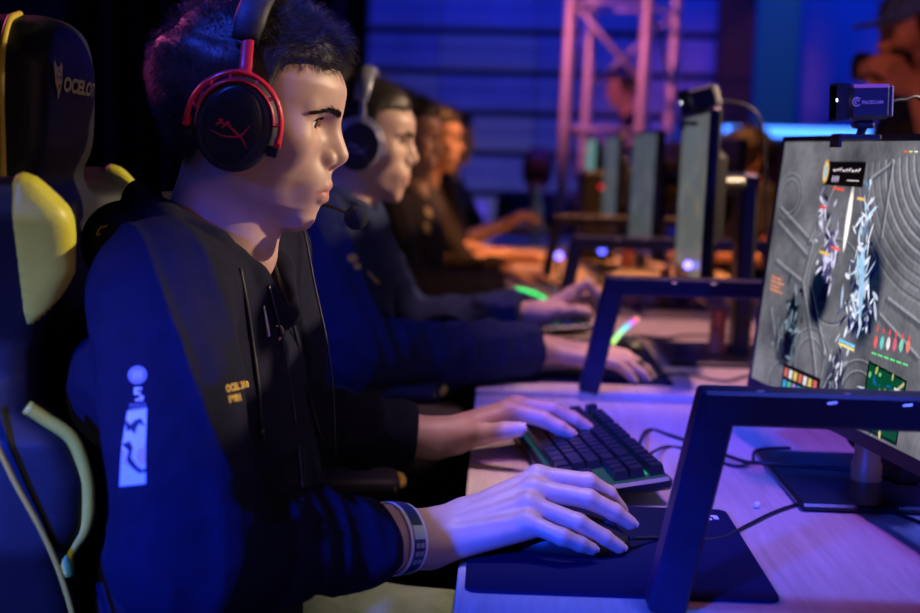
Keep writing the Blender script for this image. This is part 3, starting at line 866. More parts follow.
# ------------------------------------------------------------------ headset
def headset(hc, Rh, label, cupm, armm, bandm, cushm, detail=True, group=None, logo=None):
    def W(p): return hc+Rh @ A(*p)
    base = W((0, 0, -.06))
    rt = empty('headset', base, label, 'headset', group)
    for s in (-1, 1):
        ax = Rh @ A(.05, s*1.0, -.03); ax /= np.linalg.norm(ax); up = Rh @ A(.05, 0, 1)
        c = W((.020, s*.079, -.006))
        m = MB(); m.lathe([(.030, 0), (.038, .003), (.0405, .010), (.0400, .018), (.036, .022), (.030, .022)], c-ax*.001, ax, up, 40, 1.17, 1.0)
        obj('ear_cushion', m, M[cushm], rt, smooth=True)
        m = MB(); m.lathe([(.032, .018), (.0370, .020), (.0378, .029), (.0362, .032), (.0330, .0335)], c, ax, up, 44, 1.19, 1.0)
        sh = obj('ear_cup', m, M[cupm], rt, smooth=True, angle=40)
        m = MB(); m.lathe([(.0318, .0330), (.0308, .0352), (.0285, .0362), (.017, .0375), (.0001, .038)], c, ax, up, 44, 1.24, .92)
        obj('cover_plate', m, M['black_plastic'] if armm == 'red' else M[cupm], sh, smooth=True, angle=50)
        fw = np.cross(up, ax)*(-s); fw /= np.linalg.norm(fw); upn = up-ax*(up @ ax); upn /= np.linalg.norm(upn)
        # arched fork: two concentric bars with short struts
        def arc(r, a0, a1, k, off, sy=1.12): return [c+ax*off+fw*(r*math.cos(a))+upn*(r*sy*math.sin(a)) for a in np.linspace(a0, a1, k)]
        m = MB()
        rad = .0018
        m.tube(arc(.0455, math.radians(-8), math.radians(188), 40, .030), .0027, 8, flat=1.2, up=ax)
        m.tube(arc(.0385, math.radians(12), math.radians(168), 34, .033), .0019, 8, flat=1.4, up=ax)
        for a in (12, 45, 72, 108, 135, 168):
            a = math.radians(a); p0 = c+ax*.033+fw*.0382*math.cos(a)+upn*.0382*1.12*math.sin(a); p1 = c+ax*.030+fw*.0455*math.cos(a)+upn*.0455*1.12*math.sin(a)
            m.tube([p0, (p0+p1)/2, p1], .0019, 8)
        top = c+ax*.030+upn*.0455*1.12
        side = fw*.007
        q0, q1 = top-upn*.002, W((.016, s*.083, .083))
        m.tube(crom([q0, q0*.5+q1*.5+ax*.001, q1], 5), [.0105]+[.0062]*9+[.0058], 10, flat=.34, up=ax)
        for a in (-8, 188):
            a = math.radians(a); p = c+ax*.030+fw*.0455*math.cos(a)+upn*.0455*1.12*math.sin(a)
            m.box((-.0035, -.003, -.005), (.0035, .003, .005), R=np.stack([fw, ax, upn], 1), c=p-ax*.002, bev=.001)
        obj('fork', m, M[armm], rt, smooth=True, angle=50)
        if detail:
            for a in (-10, 190):
                m = MB()
                a = math.radians(a); p = c+ax*.024+fw*.0425*math.cos(a)+upn*.0425*1.12*math.sin(a)-upn*.008
                m.box((-.006, -.006, -.0055), (.006, .005, .0055), R=np.stack([fw, ax, upn], 1), c=p, bev=.0015); obj('pivot', m, M['black_plastic'], rt, smooth=True, angle=40)
        if logo and s == -1:
            O = c+ax*.0382; U = fw; V = upn
            m = MB()
            def st(pts, w): m.tube(crom([O+U*x+V*y-ax*.0004*((x*x+y*y)/.0002) for x, y in pts], 5), w, 6, flat=.4, up=ax)
            st([(-.0205, -.0095), (-.006, -.0125), (.009, -.0085), (.0165, .0035)], np.interp(np.linspace(0, 1, 16), [0, .6, 1], [.0003, .0013, .0003]))
            st([(-.0045, -.001), (.004, -.006), (.0115, -.011), (.0175, -.0185)], np.interp(np.linspace(0, 1, 16), [0, .4, 1], [.0009, .0013, .0003]))
            st([(-.0155, -.004), (-.0105, .0025)], .0009); st([(-.0095, -.005), (-.004, .002)], .0009); st([(-.0135, -.0005), (-.0040, -.0012), (-.0010, -.0005)], .0008)
            st([(-.0145, .0015), (-.0105, .0028)], .0008); st([(-.007, .0010), (-.0035, .0024)], .0008)
            lg = obj('red_emblem' if armm == 'red' else 'emblem', m, M[logo], sh, smooth=True)
    # band over the crown
    P = []
    for t in np.linspace(0, PI, 33):
        P.append(W((.014+.004*math.sin(t), .0845*math.cos(t)*(1+.03*math.sin(t)), .075+.062*math.sin(t)**.8)))
    m = MB(); m.tube([q for q in P], [.0135]*2+[.0155]*29+[.0135]*2, 14, flat=.42, up=(0, 1, .01))
    obj('headband', m, M[bandm], rt, smooth=True)
    return rt, W
hs1, W1 = headset(c1, P1['Rh'], 'black gaming headset with red forks and red emblem on the nearest player', 'soft_black', 'red', 'soft_black', 'soft_black', logo='red_print')
m = MB(); P = crom([W1((.012, .082, -.035)), W1((.050, .082, -.062)), W1((.095, .060, -.074)), W1((.122, .030, -.076)), W1((.141, .006, -.078))], 6)
m.tube(P, .0019, 8); bo = obj('microphone_boom', m, M['black_plastic'], hs1, smooth=True)
m = MB(); t = np.linspace(0, PI, 15); m.lathe([(max(.0002, .0128*math.sin(a)), -.0135*math.cos(a)) for a in t], W1((.149, -.002, -.080)), (P1['Rh'] @ A(1, -.6, 0)), (0, 0, 1), 24)
obj('microphone_foam', m, M['foam'], bo, smooth=True)
# headset lead running down the chest
m = MB(); P = crom([W1((.005, .092, -.055)), A(-.235, 1.37, 1.085), A(-.205, 1.345, .99), A(-.185, 1.335, .90), A(-.178, 1.33, .80)], 7)
m.tube(P, .0013, 6); obj('headset_lead', m, M['cable'], hs1, smooth=True)

# ------------------------------------------------------------------ wristband
wv = R1w-elR; wv /= np.linalg.norm(wv)
def ring_frame(w, ax):
    u = np.cross(ax, A(0, 0, 1)); u /= np.linalg.norm(u); return u, np.cross(u, ax)
wc = R1w-wv*.048
u, v = ring_frame(wc, wv)
if v[2] < 0: v = -v
n = 56
_e2 = R1w+(elR-R1w)*.45
def wrist_r(a):
    rr = np.linspace(.015, .06, 91); P = np.array([wc+(u*math.cos(a)+v*math.sin(a))*q for q in rr]).astype(F32)
    d = hand_sdf(P, R1w, H_R, _e2); j = np.argmax(d > .0012); return rr[j]
WR = np.array([wrist_r(a) for a in np.linspace(0, 2*PI, 73)[:-1]])
for _ in range(3): WR = (np.roll(WR, 1)+WR*2+np.roll(WR, -1))/4
def wr_at(a): return np.interp((a % (2*PI))/(2*PI)*72, np.arange(73), np.append(WR, WR[0]))
def bandmesh(a0, a1, h0, h1, r_off, seg):
    m = MB(); P = []
    for i in range(seg+1):
        a = a0+(a1-a0)*i/seg
        for h in (h0, h1):
            for ro in (r_off, r_off-.0012): P.append(wc+wv*h+(u*math.cos(a)+v*math.sin(a))*(wr_at(a)+.0008-h*.06+ro))
    f = []
    for i in range(seg):
        b = i*4; c = b+4
        f += [(b, b+2, c+2, c), (b+1, c+1, c+3, b+3), (b, c, c+1, b+1), (b+2, b+3, c+3, c+2)]
    m.add(P, f); return m
mk('band_white', (.78, .76, .85), rough=.35); mk('band_navy', (.02, .04, .10), rough=.4)
wb = obj('wristband', bandmesh(0, 2*PI, -.0125, .0125, .0010, n), M['band_white'], smooth=True, angle=40)
setp(wb, 'white and navy paper wristband on the nearest player, at his right wrist', 'wristband')
obj('navy_strip', bandmesh(0, 2*PI, -.0080, .0080, .0016, n), M['band_navy'], wb, smooth=True, angle=40)
ang_cam = math.atan2((A(0, 0, CAMZ)-wc) @ v, (A(0, 0, CAMZ)-wc) @ u)
obj('silver_foil', bandmesh(ang_cam-.05, ang_cam+.38, -.0078, .0078, .0021, 10), M['metal'], wb, smooth=True, angle=40)
for k in range(3):
    for j in range(2):
        obj('printed_block', bandmesh(ang_cam-.30-.24*k, ang_cam-.16-.24*k, -.006+j*.0065, -.001+j*.0065, .0021, 4), M['grey_print'], wb)

# ------------------------------------------------------------------ gaming chairs
def poly_sdf(y, z, P):
    P = np.array(P); n = len(P); d = np.full(len(y), 1e9); s = np.ones(len(y))
    for i in range(n):
        a, b = P[i], P[(i+1) % n]; e = b-a
        wy, wz = y-a[0], z-a[1]; t = np.clip((wy*e[0]+wz*e[1])/(e @ e), 0, 1)
        d = np.minimum(d, (wy-e[0]*t)**2+(wz-e[1]*t)**2)
        c1_ = z >= a[1]; c2_ = z < b[1]; c3_ = e[0]*wz > e[1]*wy
        s = np.where((c1_ & c2_ & c3_) | (~c1_ & ~c2_ & ~c3_), -s, s)
    return s*np.sqrt(d)
HALF = [(0, .48), (.19, .48), (.225, .56), (.262, .66), (.285, .78), (.272, .88), (.238, .935), (.235, .97), (.262, 1.04), (.282, 1.11), (.280, 1.140), (.262, 1.146), (.215, 1.128), (.160, 1.100), (.142, 1.125), (.143, 1.19), (.135, 1.235), (.105, 1.268), (.06, 1.279), (0, 1.281)]
HALF = [(a*(1.0 if b > 1.115 and a < .2 else .92), b-.004-(.024 if a > .2 and b > 1.05 else 0)) for a, b in HALF]
def chair_front(y, z):
    ya = np.abs(y)
    wing = np.interp(z, [.5, .62, .70, .766, .797, .841, .885, .907, .95, 1.03, 1.09, 1.15], [.02, .03, .01, .019, .044, .052, .035, .0, .0, .040, .042, .015])
    b = np.clip((ya-.125)/.110, 0, 1); b = b*b*(3-2*b)
    pad = .03*np.exp(-((z-.68)/.09)**2)+.022*np.exp(-((z-1.21)/.06)**2)*np.exp(-(ya/.09)**2)-.012*np.exp(-((z-1.11)/.022)**2)
    return .040+pad+b*wing*(z < 1.19)
def chair(name, loc, label, armz=.69, bx=-.212, detail=True, group=None):
    """loc is the floor point below the seat"""
    rt = empty(name, loc, label, 'chair', group); B = A(*loc); bb = B+A(bx, 0, 0)
    res = .006 if detail else .012
    def fb(p, grow=0.0):
        y = p[:, 1]-bb[1]; z = p[:, 2]; x = p[:, 0]-bb[0]
        d2 = poly_sdf(np.abs(y).astype(float), z.astype(float), HALF_).astype(F32)
        return smax(smax((x-chair_front(y, z).astype(F32)-grow)*.8, -(x-np.minimum(chair_front(y, z).astype(F32)-.065, .02)-.0)*.8-.02, .02), d2-grow, .022)
    lo = bb+A(-.09, -.32, .45); hi = bb+A(.20, .32, 1.33)
    obj('backrest', surfnet(lambda p: fb(p), lo, hi, res), M['leather'], rt, smooth=True)
    # yellow shoulder panels and piping
    for s in (-1, 1):
        def fy(p):
            y = (p[:, 1]-bb[1])*s; z = p[:, 2]
            d = fb(p, .0042)
            mk_ = poly_sdf(y.astype(float), z.astype(float), [(.236, 1.17), (.30, 1.17), (.30, .945), (.228, .955), (.216, 1.02), (.222, 1.09)]).astype(F32)
            return smax(smax(d, mk_, .003), (.036-(p[:, 0]-bb[0])).astype(F32), .003)
        lo2 = bb+A(-.09, (-.32 if s < 0 else .18), .93); hi2 = bb+A(.20, (-.18 if s < 0 else .32), 1.19)
        yp = obj('shoulder_panel', surfnet(fy, lo2, hi2, res*.8), M['yellow_leather'], rt, smooth=True); yp['label'] = 'yellow shoulder panel'
        P = []
        for z, y in ((.910, .246), (.897, .242), (.880, .240), (.855, .239), (.825, .239), (.795, .240), (.770, .242), (.750, .246)):
            P.append(bb+A(chair_front(A(y), A(z))[0]+.002, s*y, z))
        m = MB(); m.tube(crom(P, 5), .0075, 8, flat=.9); obj('lumbar_stripe', m, M['yellow_leather'], rt, smooth=True)
        P = []
        for y, z in HALF[1:-1]:
            P.append(bb+A(max(-.004, .002), s*(y+.002), z))
        m = MB(); m.tube(crom(P, 4), .0035, 8); obj('edge_piping', m, M['piping'], rt, smooth=True)
        P = [bb+A(x_, s*y_, z_) for x_, y_, z_ in ((.0, .262, .92), (.018, .266, .885), (.036, .268, .845), (.058, .268, .80), (.074, .266, .755), (.084, .262, .70), (.07, .24, .64))]
        m = MB(); m.tube(crom(P, 5), .0028, 8); obj('bolster_piping', m, M['piping'], rt, smooth=True)
    # headrest lettering and cat mark
    fx = bb[0]+.0665
    if detail:
        v, f = text2d('OCELOT', .0195, .0009, 1.18, .25)
        def press(v): return [(fx+0, bb[1]-.093+a[0], 1.199-.028*(a[0])+a[1]) for a in v]
        Pv = press(v); m = MB(); m.add([(bb[0]+chair_front(A(q[1]-bb[1]), A(q[2]))[0]+.0022, q[1], q[2]) for q in Pv], f)
        obj('headrest_lettering', m, M['yellow_leather'], rt)
        cat = [[(-.030, .024), (-.027, .028), (-.021, .021), (-.014, .021), (-.008, .027), (-.006, .022), (-.008, .008), (-.012, -.002), (-.020, -.012), (-.020, -.003), (-.027, .005)]]
        holes = [[(-.026, .014), (-.020, .011), (-.022, .009)], [(-.010, .014), (-.016, .011), (-.013, .009)], [(-.020, .004), (-.015, .004), (-.017, .000)], [(-.019, .019), (-.016, .019), (-.0175, .014)]]
        for nm_, pp, mt_, lf in (('headrest_emblem', cat, 'yellow_leather', .0022), ('emblem_marking', holes, 'leather', .0028)):
            m = MB()
            for q in pp:
                pts = [(bb[0]+chair_front(A(-.088+a[0]), A(1.198+a[1]))[0]+lf, bb[1]-.088+a[0], 1.200+a[1]) for a in q]
                m.add(pts, [tuple(range(len(q)))])
            if nm_ == 'headrest_emblem': em = obj(nm_, m, M[mt_], rt)
            else: obj(nm_, m, M[mt_], rt)
    def fs(p):
        q = p-B.astype(F32)
        d = rbox(q, (.05, 0, .43), (.25, .26, .055), .04)
        for s in (-1, 1): d = smin(d, cap(q, (-.14, .235*s, .465), (.26, .235*s, .465), .045, .04), .02)
        return d
    obj('seat', surfnet(fs, B+A(-.3, -.35, .34), B+A(.38, .35, .55), .012), M['leather'], rt, smooth=True)
    for s in (-1, 1):
        m = MB(); m.tube(crom([B+A(-.13, s*.27, .49), B+A(.1, s*.275, .49), B+A(.27, s*.262, .485)], 6), .006, 8)
        obj('seat_piping', m, M['piping'], rt, smooth=True)
        m = MB(); m.box((-.03, -.022, 0), (.03, .022, armz-.40), c=B+A(.03, s*.325, .38), bev=.008)
        m.box((-.06, -.11, -.012), (.06, .0, .012), c=B+A(.03, s*.325, .385)) if s > 0 else m.box((-.06, 0, -.012), (.06, .11, .012), c=B+A(.03, s*.325, .385))
        a = obj('armrest_post', m, M['black_plastic'], rt, smooth=True, angle=40)
        f = lambda p, s=s: rbox(p, B+A(.07, s*.32, armz-.015), (.145, .048, .016), .014)
        ap = obj('armrest', surfnet(f, B+A(-.1, s*.32-.07, armz-.05), B+A(.24, s*.32+.07, armz+.02), .007), M['soft_black'], rt, smooth=True)
        m = MB(); m.tube(crom([B+A(.20, s*.32-.044, armz-.014), B+A(.216, s*.32-.02, armz-.012), B+A(.216, s*.32+.02, armz-.012), B+A(.20, s*.32+.044, armz-.014)], 5), .006, 8)
        obj('armrest_trim', m, M['piping'], ap, smooth=True)
    m = MB(); m.lathe([(.05, .08), (.05, .14), (.028, .15), (.028, .36), (.07, .37), (.07, .385)], B, seg=20); obj('gas_lift', m, M['black_plastic'], rt, smooth=True, angle=40)
    for k in range(5):
        a = k*2*PI/5+.3; d = A(math.cos(a), math.sin(a), 0)
        m = MB(); m.tube([B+d*.03+A(0, 0, .11), B+d*.18+A(0, 0, .10), B+d*.30+A(0, 0, .078)], [.028, .022, .017], 8); lg = obj('base_arm', m, M['black_plastic'], rt, smooth=True)
        m = MB(); n_ = np.cross(d, A(0, 0, 1)); m.lathe([(.020, -.024), (.028, -.02), (.028, .02), (.020, .024)], B+d*.30+A(0, 0, .029), n_, (0, 0, 1), 16); obj('castor', m, M['black_plastic'], lg, smooth=True, angle=40)
    return rt
HALF_ = HALF+[(-a, b) for a, b in HALF[::-1] if a > 0]
chair('gaming_chair', (-.292, 1.32, 0), 'black and yellow gaming chair with headrest lettering, behind the nearest player').rotation_euler = (0, 0, math.radians(9))
chair('gaming_chair', (-.30, 2.28, 0), 'black gaming chair with yellow piping under the navy hoodie player', armz=.765, detail=False)
chair('gaming_chair', (-.33, 3.25, 0), 'black gaming chair behind the third player from the camera', detail=False)

# ------------------------------------------------------------------ desks and steel frames
DX0, DX1 = -.030, .80
DY = [.10, 1.02, 1.99, 2.95, 3.91, 4.87, 5.83]
dl = ['wooden desk top edge section nearest the camera, mostly outside the frame', 'pale wooden desk under the near keyboard and mouse pad, lit violet', 'pale wooden desk of the navy hoodie player, lit pink', 'wooden desk of the third player, lit orange, beyond the second black frame',
      'wooden desk of the fourth player, with bare forearms on it', 'farthest wooden desk, before the truss']
for i in range(6):
    z = .740 if i != 2 else .7485
    if i == 0: z = .738
    rt = empty('desk', ((DX0+DX1)/2, (DY[i]+DY[i+1])/2, 0), dl[i], 'desk')
    m = MB(); m.box((DX0, DY[i]+.0015, z-.028), (DX1, DY[i+1]-.0015, z), bev=.0022); obj('desk_top', m, M['wood'], rt)
    for x in (DX0+.10, DX1-.08):
        for y in (DY[i]+.06, DY[i+1]-.06):
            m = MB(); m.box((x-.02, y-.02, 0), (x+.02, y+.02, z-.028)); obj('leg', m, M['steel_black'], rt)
    m = MB()
    for y in (DY[i]+.06, DY[i+1]-.06): m.box((DX0+.12, y-.012, z-.075), (DX1-.10, y+.012, z-.028))
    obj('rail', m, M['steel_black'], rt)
fl = ['black steel frame nearest the camera, in front of the near mouse pad', 'black steel frame standing across the desk beside the navy hoodie player', 'third black steel frame up the row, on the orange lit desks', 'farthest black steel frame on the desks']
for i, y in enumerate((1.05, 2.005, 2.97, 3.93)):
    z0 = .7405 if i != 1 else .749
    if i > 1: z0 = .7405
    ztop = .945; t = .017
    w2 = .0165; w3 = .0172
    rt = empty('desk_divider', (.40, y, z0), fl[i], 'divider')
    def bar(p, q, name, r=t, w2=.0165):
        p, q = A(*p), A(*q); ax = q-p; L = np.linalg.norm(ax); ax /= L; yv = A(0, 1, 0); xv = np.cross(yv, ax)
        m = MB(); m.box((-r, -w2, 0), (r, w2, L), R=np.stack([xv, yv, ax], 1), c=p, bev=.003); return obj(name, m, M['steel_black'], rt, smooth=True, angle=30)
    bar((.160, y, z0), (.199, y, ztop-.001), 'upright'); bar((.70, y, z0), (.661, y, ztop-.001), 'upright')
    bar((.183, y, ztop-t+.003), (.677, y, ztop-t+.003), 'top_bar', .0155, .0172)
    m = MB(); rg = random.Random(i+4)
    for k in range(5):
        x = .2+.45*rg.random(); m.tube([(x, y-.012, ztop+.0020), (x+.008*rg.random()+.003, y-.011, ztop+.0021)], .0022, 6, flat=.3)
    for x in (.290, .355): m.tube([(x, y-.0165, ztop-.006), (x+.008, y-.0165, ztop-.005)], .0022, 6, flat=.5)
    obj('top_bar_flecks', m, M['worn'], rt)  # small pale flecks scattered along the top bar
# ------------------------------------------------------------------ things on the desks
def mousepad(y0, y1, x0, x1, z, label, mark=False):
    m = MB(); R = .012; P = []
    for cx, cy, a0 in ((x1-R, y0+R, -90), (x1-R, y1-R, 0), (x0+R, y1-R, 90), (x0+R, y0+R, 180)):
        for k in range(5):
            a = math.radians(a0+k*22.5); P.append((cx+R*math.cos(a)-(x0+x1)/2, cy+R*math.sin(a)-(y0+y1)/2))
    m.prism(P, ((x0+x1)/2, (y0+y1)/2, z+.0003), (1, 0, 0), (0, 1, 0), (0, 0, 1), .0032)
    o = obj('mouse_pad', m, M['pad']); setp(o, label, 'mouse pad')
    if mark:
        c = A(x1-.030, y1-.028, z+.0040); m = MB(); 
        m.tube(crom([c+A(.014*math.cos(a), .014*math.sin(a), 0) for a in np.radians(np.linspace(60, 300, 9))], 3), .0036, 6, flat=.2)
        m.tube([c+A(0, -.001, 0), c+A(.015, -.001, 0)], .003, 6, flat=.2)
        m.tube([c+A(.0135, -.001, 0), c+A(.0135, -.012, 0)], .003, 6, flat=.2)
        g = obj('pad_emblem', m, M['white_print'], o)
    return o
mousepad(1.075, 1.360, -.022, .272, .740, 'dark blue mouse pad with white emblem under the nearest player\'s mouse', True)
mousepad(2.075, 2.56, -.004, .315, .7485, 'dark mouse pad under the navy hoodie player\'s hands')
mousepad(3.05, 3.50, .0, .32, .740, 'dark mouse pad on the third desk, beyond the second frame')
def mouse(c, label, yaw=0., led=None):
    c = A(*c); Rm = rotzy(yaw, 0)
    f = lambda p: smax(smin(ell((p-c.astype(F32)) @ Rm.astype(F32), (-.012, 0, .004), (.050, .031, .035)), ell((p-c.astype(F32)) @ Rm.astype(F32), (.025, 0, .004), (.038, .029, .024)), .02), c[2]-p[:, 2], .003)
    o = obj('computer_mouse', surfnet(f, c+A(-.09, -.06, -.01), c+A(.09, .06, .05), .0028), M['black_plastic'], smooth=True); setp(o, label, 'mouse')
    m = MB(); m.lathe([(.004, -.0035), (.008, -.003), (.008, .003), (.004, .0035)], c+Rm @ A(.040, 0, .024), Rm @ A(0, 1, 0), (0, 0, 1), 16); obj('scroll_wheel', m, M['soft_black'], o, smooth=True)
    if led:
        m = MB(); m.tube(crom([c+Rm @ A(-.062, -.018, .012), c+Rm @ A(-.066, 0, .016), c+Rm @ A(-.062, .018, .012)], 4), .003, 6); obj('light_strip', m, M[led], o)
    return o
mc = A(.083, 1.205, .7437)
mouse(mc, 'black mouse under the nearest player\'s right hand')
mouse((.22, 2.13, .7522), 'black mouse under the navy hoodie player\'s right hand')
KEYW = {}
def keyboard(C, yaw, z, label, tilt=5, led='led_cyan', strip=None, keys=True):
    """tenkeyless board; local x runs to the player's right, y to the rear"""
    rt = empty('keyboard', (C[0], C[1], z), label, 'keyboard')
    r = rotzy(yaw, 0) @ A(0, -1, 0); b = rotzy(yaw, 0) @ A(1, 0, 0); up = A(0, 0, 1); t = math.radians(tilt)
    b2 = b*math.cos(t)+up*math.sin(t); n = np.cross(r, b2)
    if n[2] < 0: n = -n
    R = np.stack([r, b2, n], 1); O = A(C[0], C[1], z+.0015+.068*math.sin(t))
    m = MB(); m.box((-.182, -.068, 0), (.182, .068, .016), R=R, c=O, bev=.004); case = obj('case', m, M['black_plastic'], rt, smooth=True, angle=30)
    m = MB(); m.box((-.176, -.0615, .0162), (.176, .0615, .0166), R=R, c=O); obj('backlight_plate', m, M[led], case)
    rows = [[1]+[0]+[1]*4+[.5]*0+[-.5]+[1]*4+[-.5]+[1]*4+[-.25]+[1]*3,
            [1]*13+[2]+[-.25]+[1]*3, [1.5]+[1]*12+[1.5]+[-.25]+[1]*3, [1.75]+[1]*11+[2.25],
            [2.25]+[1]*10+[2.75]+[-1.25]+[1], [1.25]*3+[6.25]+[1.25]*4+[-.25]+[1]*3]
    ys = [.0525, .0285, .0095, -.0095, -.0285, -.0475]
    U = .01895
    if keys:
        for ri, row in enumerate(rows):
            x = -.173
            for w in row:
                if w == 0: x += U; continue
                if w < 0: x -= w*U; continue
                x0, x1 = x+.0006, x+w*U-.0006; x += w*U
                if x1 > .179: continue
                yc = ys[ri]; hh = .0090; h = .0105+(.0015 if ri in (0, 1) else 0)
                a = .0022
                P = [(x0, yc-hh, 0), (x1, yc-hh, 0), (x1, yc+hh, 0), (x0, yc+hh, 0), (x0+a, yc-hh+a, h), (x1-a, yc-hh+a, h), (x1-a, yc+hh-a*.6, h), (x0+a, yc+hh-a*.6, h)]
                m = MB(); m.add((np.array(P)+A(0, 0, .0175)) @ R.T+O, [(0, 3, 2, 1), (4, 5, 6, 7), (0, 1, 5, 4), (1, 2, 6, 5), (2, 3, 7, 6), (3, 0, 4, 7)])
                k = obj('key', m, M['keycap'], rt)
    if strip == 'near':
        m = MB(); m.box((.176, -.06, .010), (.184, .064, .017), R=R, c=O, bev=.002); obj('light_strip', m, M['led_rainbow'], rt)
    return rt, R, O
k1, KR, KO = keyboard((.120, 1.545), math.radians(9), .740, 'black mechanical keyboard under the nearest player\'s left hand', tilt=8)
for q_ in ((.150, -.050, .012), (.150, .045, .010), (.118, -.052, .006)):
    m = MB(); m.box((q_[0]-q_[2], q_[1]-.004, .0166), (q_[0]+q_[2], q_[1]+.004, .0172), R=KR, c=KO); obj('glow_patch', m, M['led_teal'], k1)
m = MB(); m.tube(crom([KO+KR @ A(.160+a, -.058+b, .0185) for a, b in ((-.004, .004), (.004, .007), (.008, .0), (.002, -.003), (.008, -.008))], 3), .0012, 5); obj('keyboard_emblem', m, M['white_print'], k1)
k2 = keyboard((.13, 2.78), math.radians(6), .7490, 'dark keyboard beyond the navy hoodie player\'s left hand', led='led_cyan')
mouse((.247, 2.40, .7522), 'black mouse with a rainbow light strip behind the navy hoodie player\'s right hand', 0.6)
m = MB(); m.tube(crom([at(612, 343, 2.335), at(624, 329, 2.345), at(637, 319, 2.375)], 6), .0052, 8); st_ = obj('light_strip', m, M['led_rainbow'], bpy.data.objects['computer_mouse.002'], smooth=True)
k3, R3, O3 = keyboard((.11, 3.30), math.radians(8), .7437, 'keyboard with green light strip on the third desk', led='led_cyan', keys=False)
m = MB(); m.tube(crom([at(515, 289, 3.06), at(528, 291, 3.05), at(542, 297, 3.04), at(553, 303, 3.03)], 6), .0026, 8)
gs = obj('light_strip', m, M['led_green'], k3, smooth=True); gs['label'] = 'green light strip'

# monitors
def screen_image(W, H):
    """what the near monitor shows: a grey stone arena seen from above, fighters, panels"""
    u = (np.arange(W)+.5)/W; v = (np.arange(H)+.5)/H; U, V = np.meshgrid(u, v)          # u from the left edge, v from the bottom
    X = U*1.76; Y = V
    rg = np.random.default_rng(9)
    n = sum(np.sin(X*a+Y*b+c)*d for a, b, c, d in ((9, 5, 1, .5), (-6, 14, 2, .5), (23, 9, .4, .3), (11, -27, 3, .3), (55, 38, 1, .15), (-70, 60, 5, .12)))
    g = .215+.045*n
    img = np.stack([g*.94, g*.97, g*1.0], -1)
    def lum(mask, c, a=1.0):
        mm = (mask*a)[..., None]; img[:] = img*(1-mm)+mm*np.array(c)
    def line(d, w): return np.clip(1-np.abs(d)/w, 0, 1)
    # paved curves and steps
    for k, r in enumerate(np.linspace(.16, .62, 11)):
        d = np.hypot((X-1.32), (Y-.98)*1.25)-r; sect = (np.arctan2(.98-Y, 1.32-X) > .1)
        lum(line(d, .006)*sect, (.14, .15, .16), .8); lum(line(d-.014, .009)*sect, (.50, .52, .54), .55 if k < 7 else .2)
    for cx, cy, r in ((.52, .16, .16), (.52, .16, .11), (.93, .10, .17), (.93, .10, .12), (.12, .78, .11), (.12, .78, .08), (.62, .48, .20), (.30, .02, .12)):
        d = np.hypot(X-cx, (Y-cy)*1.3)-r; lum(line(d, .007), (.12, .13, .14), .8); lum(line(d-.010, .006), (.42, .44, .46), .5)
    def poly(pts, c, a=1.0, soft=.004):
        P = np.array(pts)*np.array([1.76, 1]); d = poly_sdf(X.ravel(), Y.ravel(), P).reshape(X.shape); lum(np.clip(.5-d/soft, 0, 1), c, a)
    def seg(p, q, w, c, a=1.0):
        p = np.array(p)*np.array([1.76, 1]); q = np.array(q)*np.array([1.76, 1]); e = q-p
        t = np.clip(((X-p[0])*e[0]+(Y-p[1])*e[1])/(e @ e), 0, 1); d = np.hypot(X-p[0]-e[0]*t, Y-p[1]-e[1]*t)
        lum(np.clip(1.5-d/w, 0, 1), c, a)
    for a_, b_ in (((.02, .72), (.22, .60)), ((.02, .66), (.20, .55)), ((.20, .60), (.30, .86)), ((.04, .50), (.20, .44)), ((.22, .60), (.20, .44)), ((.20, .44), (.30, .20)), ((.30, .20), (.36, .02)), ((.24, .44), (.36, .20)), ((.44, .86), (.52, .92)), ((.44, .86), (.44, .64)), ((.52, .92), (.52, .66)), ((.05, .30), (.13, .12)), ((.56, .40), (.72, .30)), ((.58, .46), (.78, .38)), ((.70, .52), (.92, .44))):
        seg(a_, b_, .010, (.15, .16, .17), .8); seg((a_[0]+.008, a_[1]+.012), (b_[0]+.008, b_[1]+.012), .005, (.42, .44, .45), .6)
    def blob(cx, cy, rx, ry, c, a, ang=0):
        x = X-cx*1.76; y = Y-cy; ca, sa = math.cos(ang), math.sin(ang); d = np.hypot((x*ca+y*sa)/rx, (-x*sa+y*ca)/ry)
        lum(np.clip((1-d)/.35, 0, 1), c, a)
    blob(.29, .42, .10, .15, (.07, .08, .09), .85); blob(.175, .26, .06, .15, (.06, .075, .085), .9); blob(.16, .15, .08, .06, (.08, .09, .10), .8)
    blob(.50, .47, .12, .22, (.09, .10, .12), .9); blob(.42, .12, .09, .14, (.12, .13, .15), .9)
    # creatures
    def scatter(cx, cy, sx, sy, n, cols, w=(.005, .014), ln=.05):
        for k in range(n):
            x, y = cx+rg.normal()*sx, cy+rg.normal()*sy; a = rg.normal()*.7+1.45
            blob(x, y, ln*(.25+.5*rg.random()), rg.uniform(*w)*.75, cols[rg.integers(len(cols))], .85, a)
    scatter(.175, .26, .028, .08, 60, [(.02, .03, .04), (.18, .24, .27), (.08, .11, .12), (.3, .36, .4)])
    scatter(.262, .72, .016, .055, 26, [(.7, .72, .85), (.3, .3, .42), (.05, .05, .08)])
    blob(.31, .56, .045, .09, (.16, .15, .26), .9)
    scatter(.31, .56, .022, .06, 44, [(.55, .56, .75), (.25, .25, .4), (.06, .05, .12), (.75, .75, .9)])
    scatter(.47, .46, .036, .12, 110, [(.85, .92, .98), (.5, .62, .75), (.08, .09, .14), (.6, .7, .8), (.16, .18, .26)], (.006, .016), .07)
    scatter(.45, .70, .014, .08, 34, [(.55, .75, .9), (.8, .85, .9), (.2, .3, .4)])
    blob(.375, .72, .022, .13, (1.0, .98, .88), .95); blob(.375, .68, .012, .09, (1.3, 1.28, 1.15), 1)
